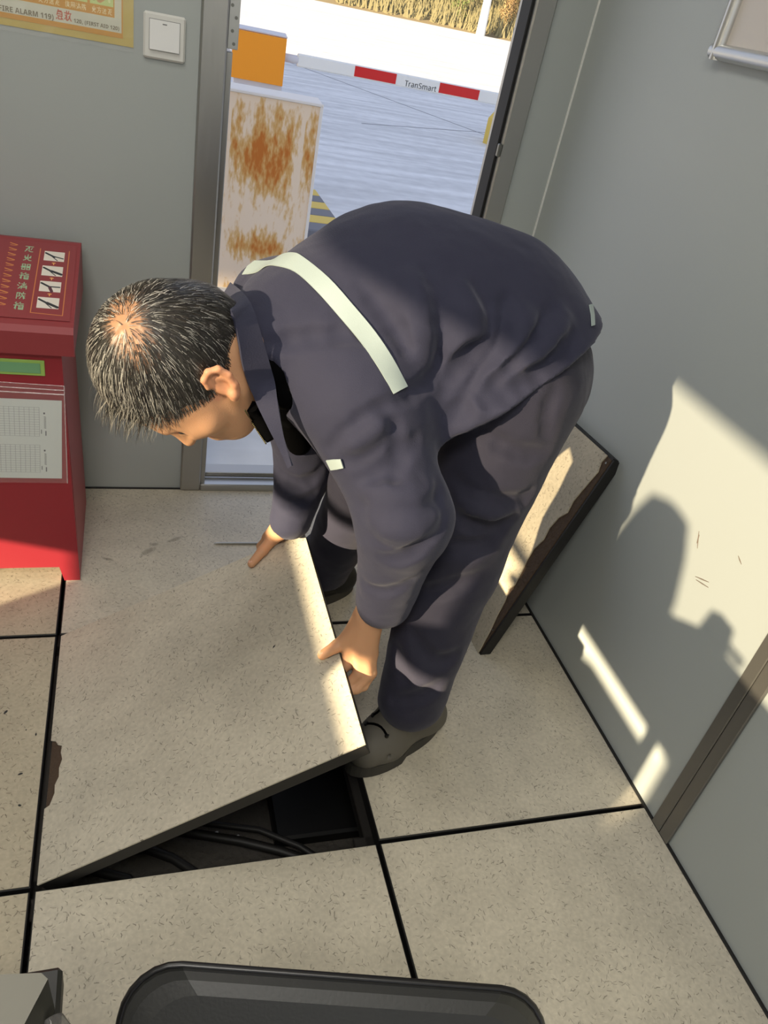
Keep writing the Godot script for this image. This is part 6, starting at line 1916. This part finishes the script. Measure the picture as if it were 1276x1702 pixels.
func strands(st: SurfaceTool) -> void:
	var rng := RandomNumberGenerator.new()
	rng.seed = 77
	var shape := hair_shape()
	var scalp := head_point(0.033, -0.006, 0.0)
	var crown := head_point(0.108, -0.036, 0.040)
	for i in 16000:
		var d := Vector3(rng.randfn(), rng.randfn(), rng.randfn()).normalized()
		var l := Vector3(d.x * 0.102, d.y * 0.100, d.z * 0.083)
		var root := scalp + (HEAD_UP * l.x + HEAD_FWD * l.y + HEAD_LEFT * l.z) * HEAD_S
		if sdf(shape, root) > 0.004:
			continue
		var n := (HEAD_UP * (d.x / 0.102) + HEAD_FWD * (d.y / 0.100) + HEAD_LEFT * (d.z / 0.083)).normalized()
		var away := root - crown
		var dist_ := away.length()
		var fringe := rng.randf() < 0.35 and d.y > 0.62 and d.x > 0.05
		# thin on the crown and along a line towards the brow
		var keep := smoothstep(0.014, 0.046, dist_)
		if rng.randf() > keep + 0.30:
			continue
		var t := (away - n * away.dot(n)).normalized()
		t = (t + HEAD_FWD * 0.35 + Vector3(rng.randfn(), rng.randfn(), rng.randfn()) * 0.16)
		t = (t - n * t.dot(n)).normalized()
		var front := smoothstep(0.01, 0.09, l.y)
		var len_ := rng.randf_range(0.020, 0.036) * (0.65 if dist_ < 0.05 else 1.0)
		if front > 0.3 and l.x > 0.02:
			len_ *= 1.0 + 0.5 * front
		if l.y < -0.03 and l.x < 0.04:
			len_ *= 0.6
		var grey := 0.16 + 0.40 * front + 0.22 * smoothstep(0.03, 0.1, l.x)
		var c: Color
		if rng.randf() < grey:
			var g := rng.randf_range(0.18, 0.50)
			c = Color(g, g * 0.96, g * 0.88)
		else:
			var g := rng.randf_range(0.012, 0.05)
			c = Color(g, g * 0.92, g * 0.86)
		if fringe:
			t = (HEAD_FWD * 0.75 + Vector3(0, -0.35, 0) + HEAD_UP * 0.15 + HEAD_LEFT * l.z * 4.0 + Vector3(rng.randfn(), rng.randfn(), rng.randfn()) * 0.22).normalized()
			len_ = rng.randf_range(0.026, 0.046)
		var side := n.cross(t).normalized() * rng.randf_range(0.00035, 0.0006)
		var p := root + n * 0.0005
		var lift := rng.randf_range(0.10, 0.28)
		var pts := []
		for k in 4:
			var s := k / 3.0
			var q := p + t * len_ * s + n * (len_ * (lift * s - 0.42 * s * s * len_ / 0.03) + 0.001) + Vector3(0, -0.010 * s * s * (0.4 + front), 0)
			# never sink into the head
			var dd := sdf(shape, q)
			if dd < 0.0006:
				q += n * (0.0012 - dd)
			pts.append(q)
		for k in 3:
			var w0 := 1.0 - k / 3.3; var w1 := 1.0 - (k + 1) / 3.3
			var a: Vector3 = pts[k]; var b: Vector3 = pts[k + 1]
			var v := [a - side * w0, a + side * w0, b + side * w1, b - side * w1]
			var nn := (n * 0.9 + t * 0.2).normalized()
			for o in [[0, 1, 2], [0, 2, 3]]:
				var P := [v[o[0]], v[o[1]], v[o[2]]]
				if (P[1] - P[0]).cross(P[2] - P[0]).dot(nn) > 0.0:
					P = [P[0], P[2], P[1]]
				for x in 3:
					st.set_color(c); st.set_normal(nn); st.set_uv(Vector2.ZERO); st.add_vertex(P[x])

func boot(man: Node3D, heel: Vector3, toe: Vector3, ankle: Vector3, which: String) -> void:
	var f := (toe - heel).normalized()
	var s := f.cross(Vector3.UP).normalized()
	var L := []
	var up := Vector3.UP
	L.append(cap_(toe + up * 0.045, toe - f * 0.05 + up * 0.05, 0.038, 0.044, 0.02, 1))
	L.append(cap_(toe - f * 0.05 + up * 0.046, heel + up * 0.044, 0.043, 0.036, 0.03, 1))
	L.append(cap_(toe - f * 0.045 + up * 0.062, ankle + f * 0.02, 0.034, 0.046, 0.03, 1))
	L.append(cap_(heel + up * 0.05 + f * 0.01, ankle, 0.038, 0.052, 0.03, 1))
	L.append(cut_(Vector3(0, 0.022, 0), Vector3(0, -1, 0), 0.004))
	L.append(cut_(ankle + up * 0.02, up, 0.006))
	# toe cap seam
	L.append(cap_(toe - f * 0.035 + up * 0.088 + s * 0.0, toe - f * 0.022 + up * 0.05 + s * 0.05, 0.004, 0.004, 0.004, -1))
	L.append(cap_(toe - f * 0.035 + up * 0.088 - s * 0.0, toe - f * 0.022 + up * 0.05 - s * 0.05, 0.004, 0.004, 0.004, -1))
	var st := ST()
	net(st, L, 0.004)
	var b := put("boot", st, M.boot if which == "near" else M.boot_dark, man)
	# sole
	st = ST()
	var out := PackedVector2Array()
	var len_ := (toe - heel).length()
	for k in 40:
		var a := TAU * k / 40.0
		var x := len_ * 0.5 + (len_ * 0.5 + 0.042) * cos(a)
		var w := 0.047 if x > len_ * 0.55 else 0.040
		out.append(Vector2(x, w * sin(a) * (1.0 + 0.18 * absf(cos(a)))))
	prism(st, out, Transform3D(Basis(f, -s, up), heel + up * 0.001), 0.028)
	put("sole", st, M.sole, b)
	# laces across the instep
	for k in 5:
		st = ST()
		var c := (toe - f * (0.018 + k * 0.015)) + up * (0.096 + k * 0.0145)
		var arc := []
		for j in 7:
			var u := (j - 3) / 3.0
			var q: Vector3 = c + s * u * 0.026 + f * (0.004 * u)
			q.y = 0.22
			for it in 30:
				q.y -= maxf(sdf(L, q), 0.0) * 0.9
			arc.append(q + up * 0.0015)
		tube(st, arc, 0.0025, 8)
		put("lace", st, M.black_cloth, b)
		for u in [-1.0, 1.0]:
			st = ST()
			var e: Vector3 = arc[0] if u < 0.0 else arc[6]
			tube(st, [e - up * 0.003, e + up * 0.003], 0.0045, 10)
			put("eyelet", st, M.black_plastic, b)
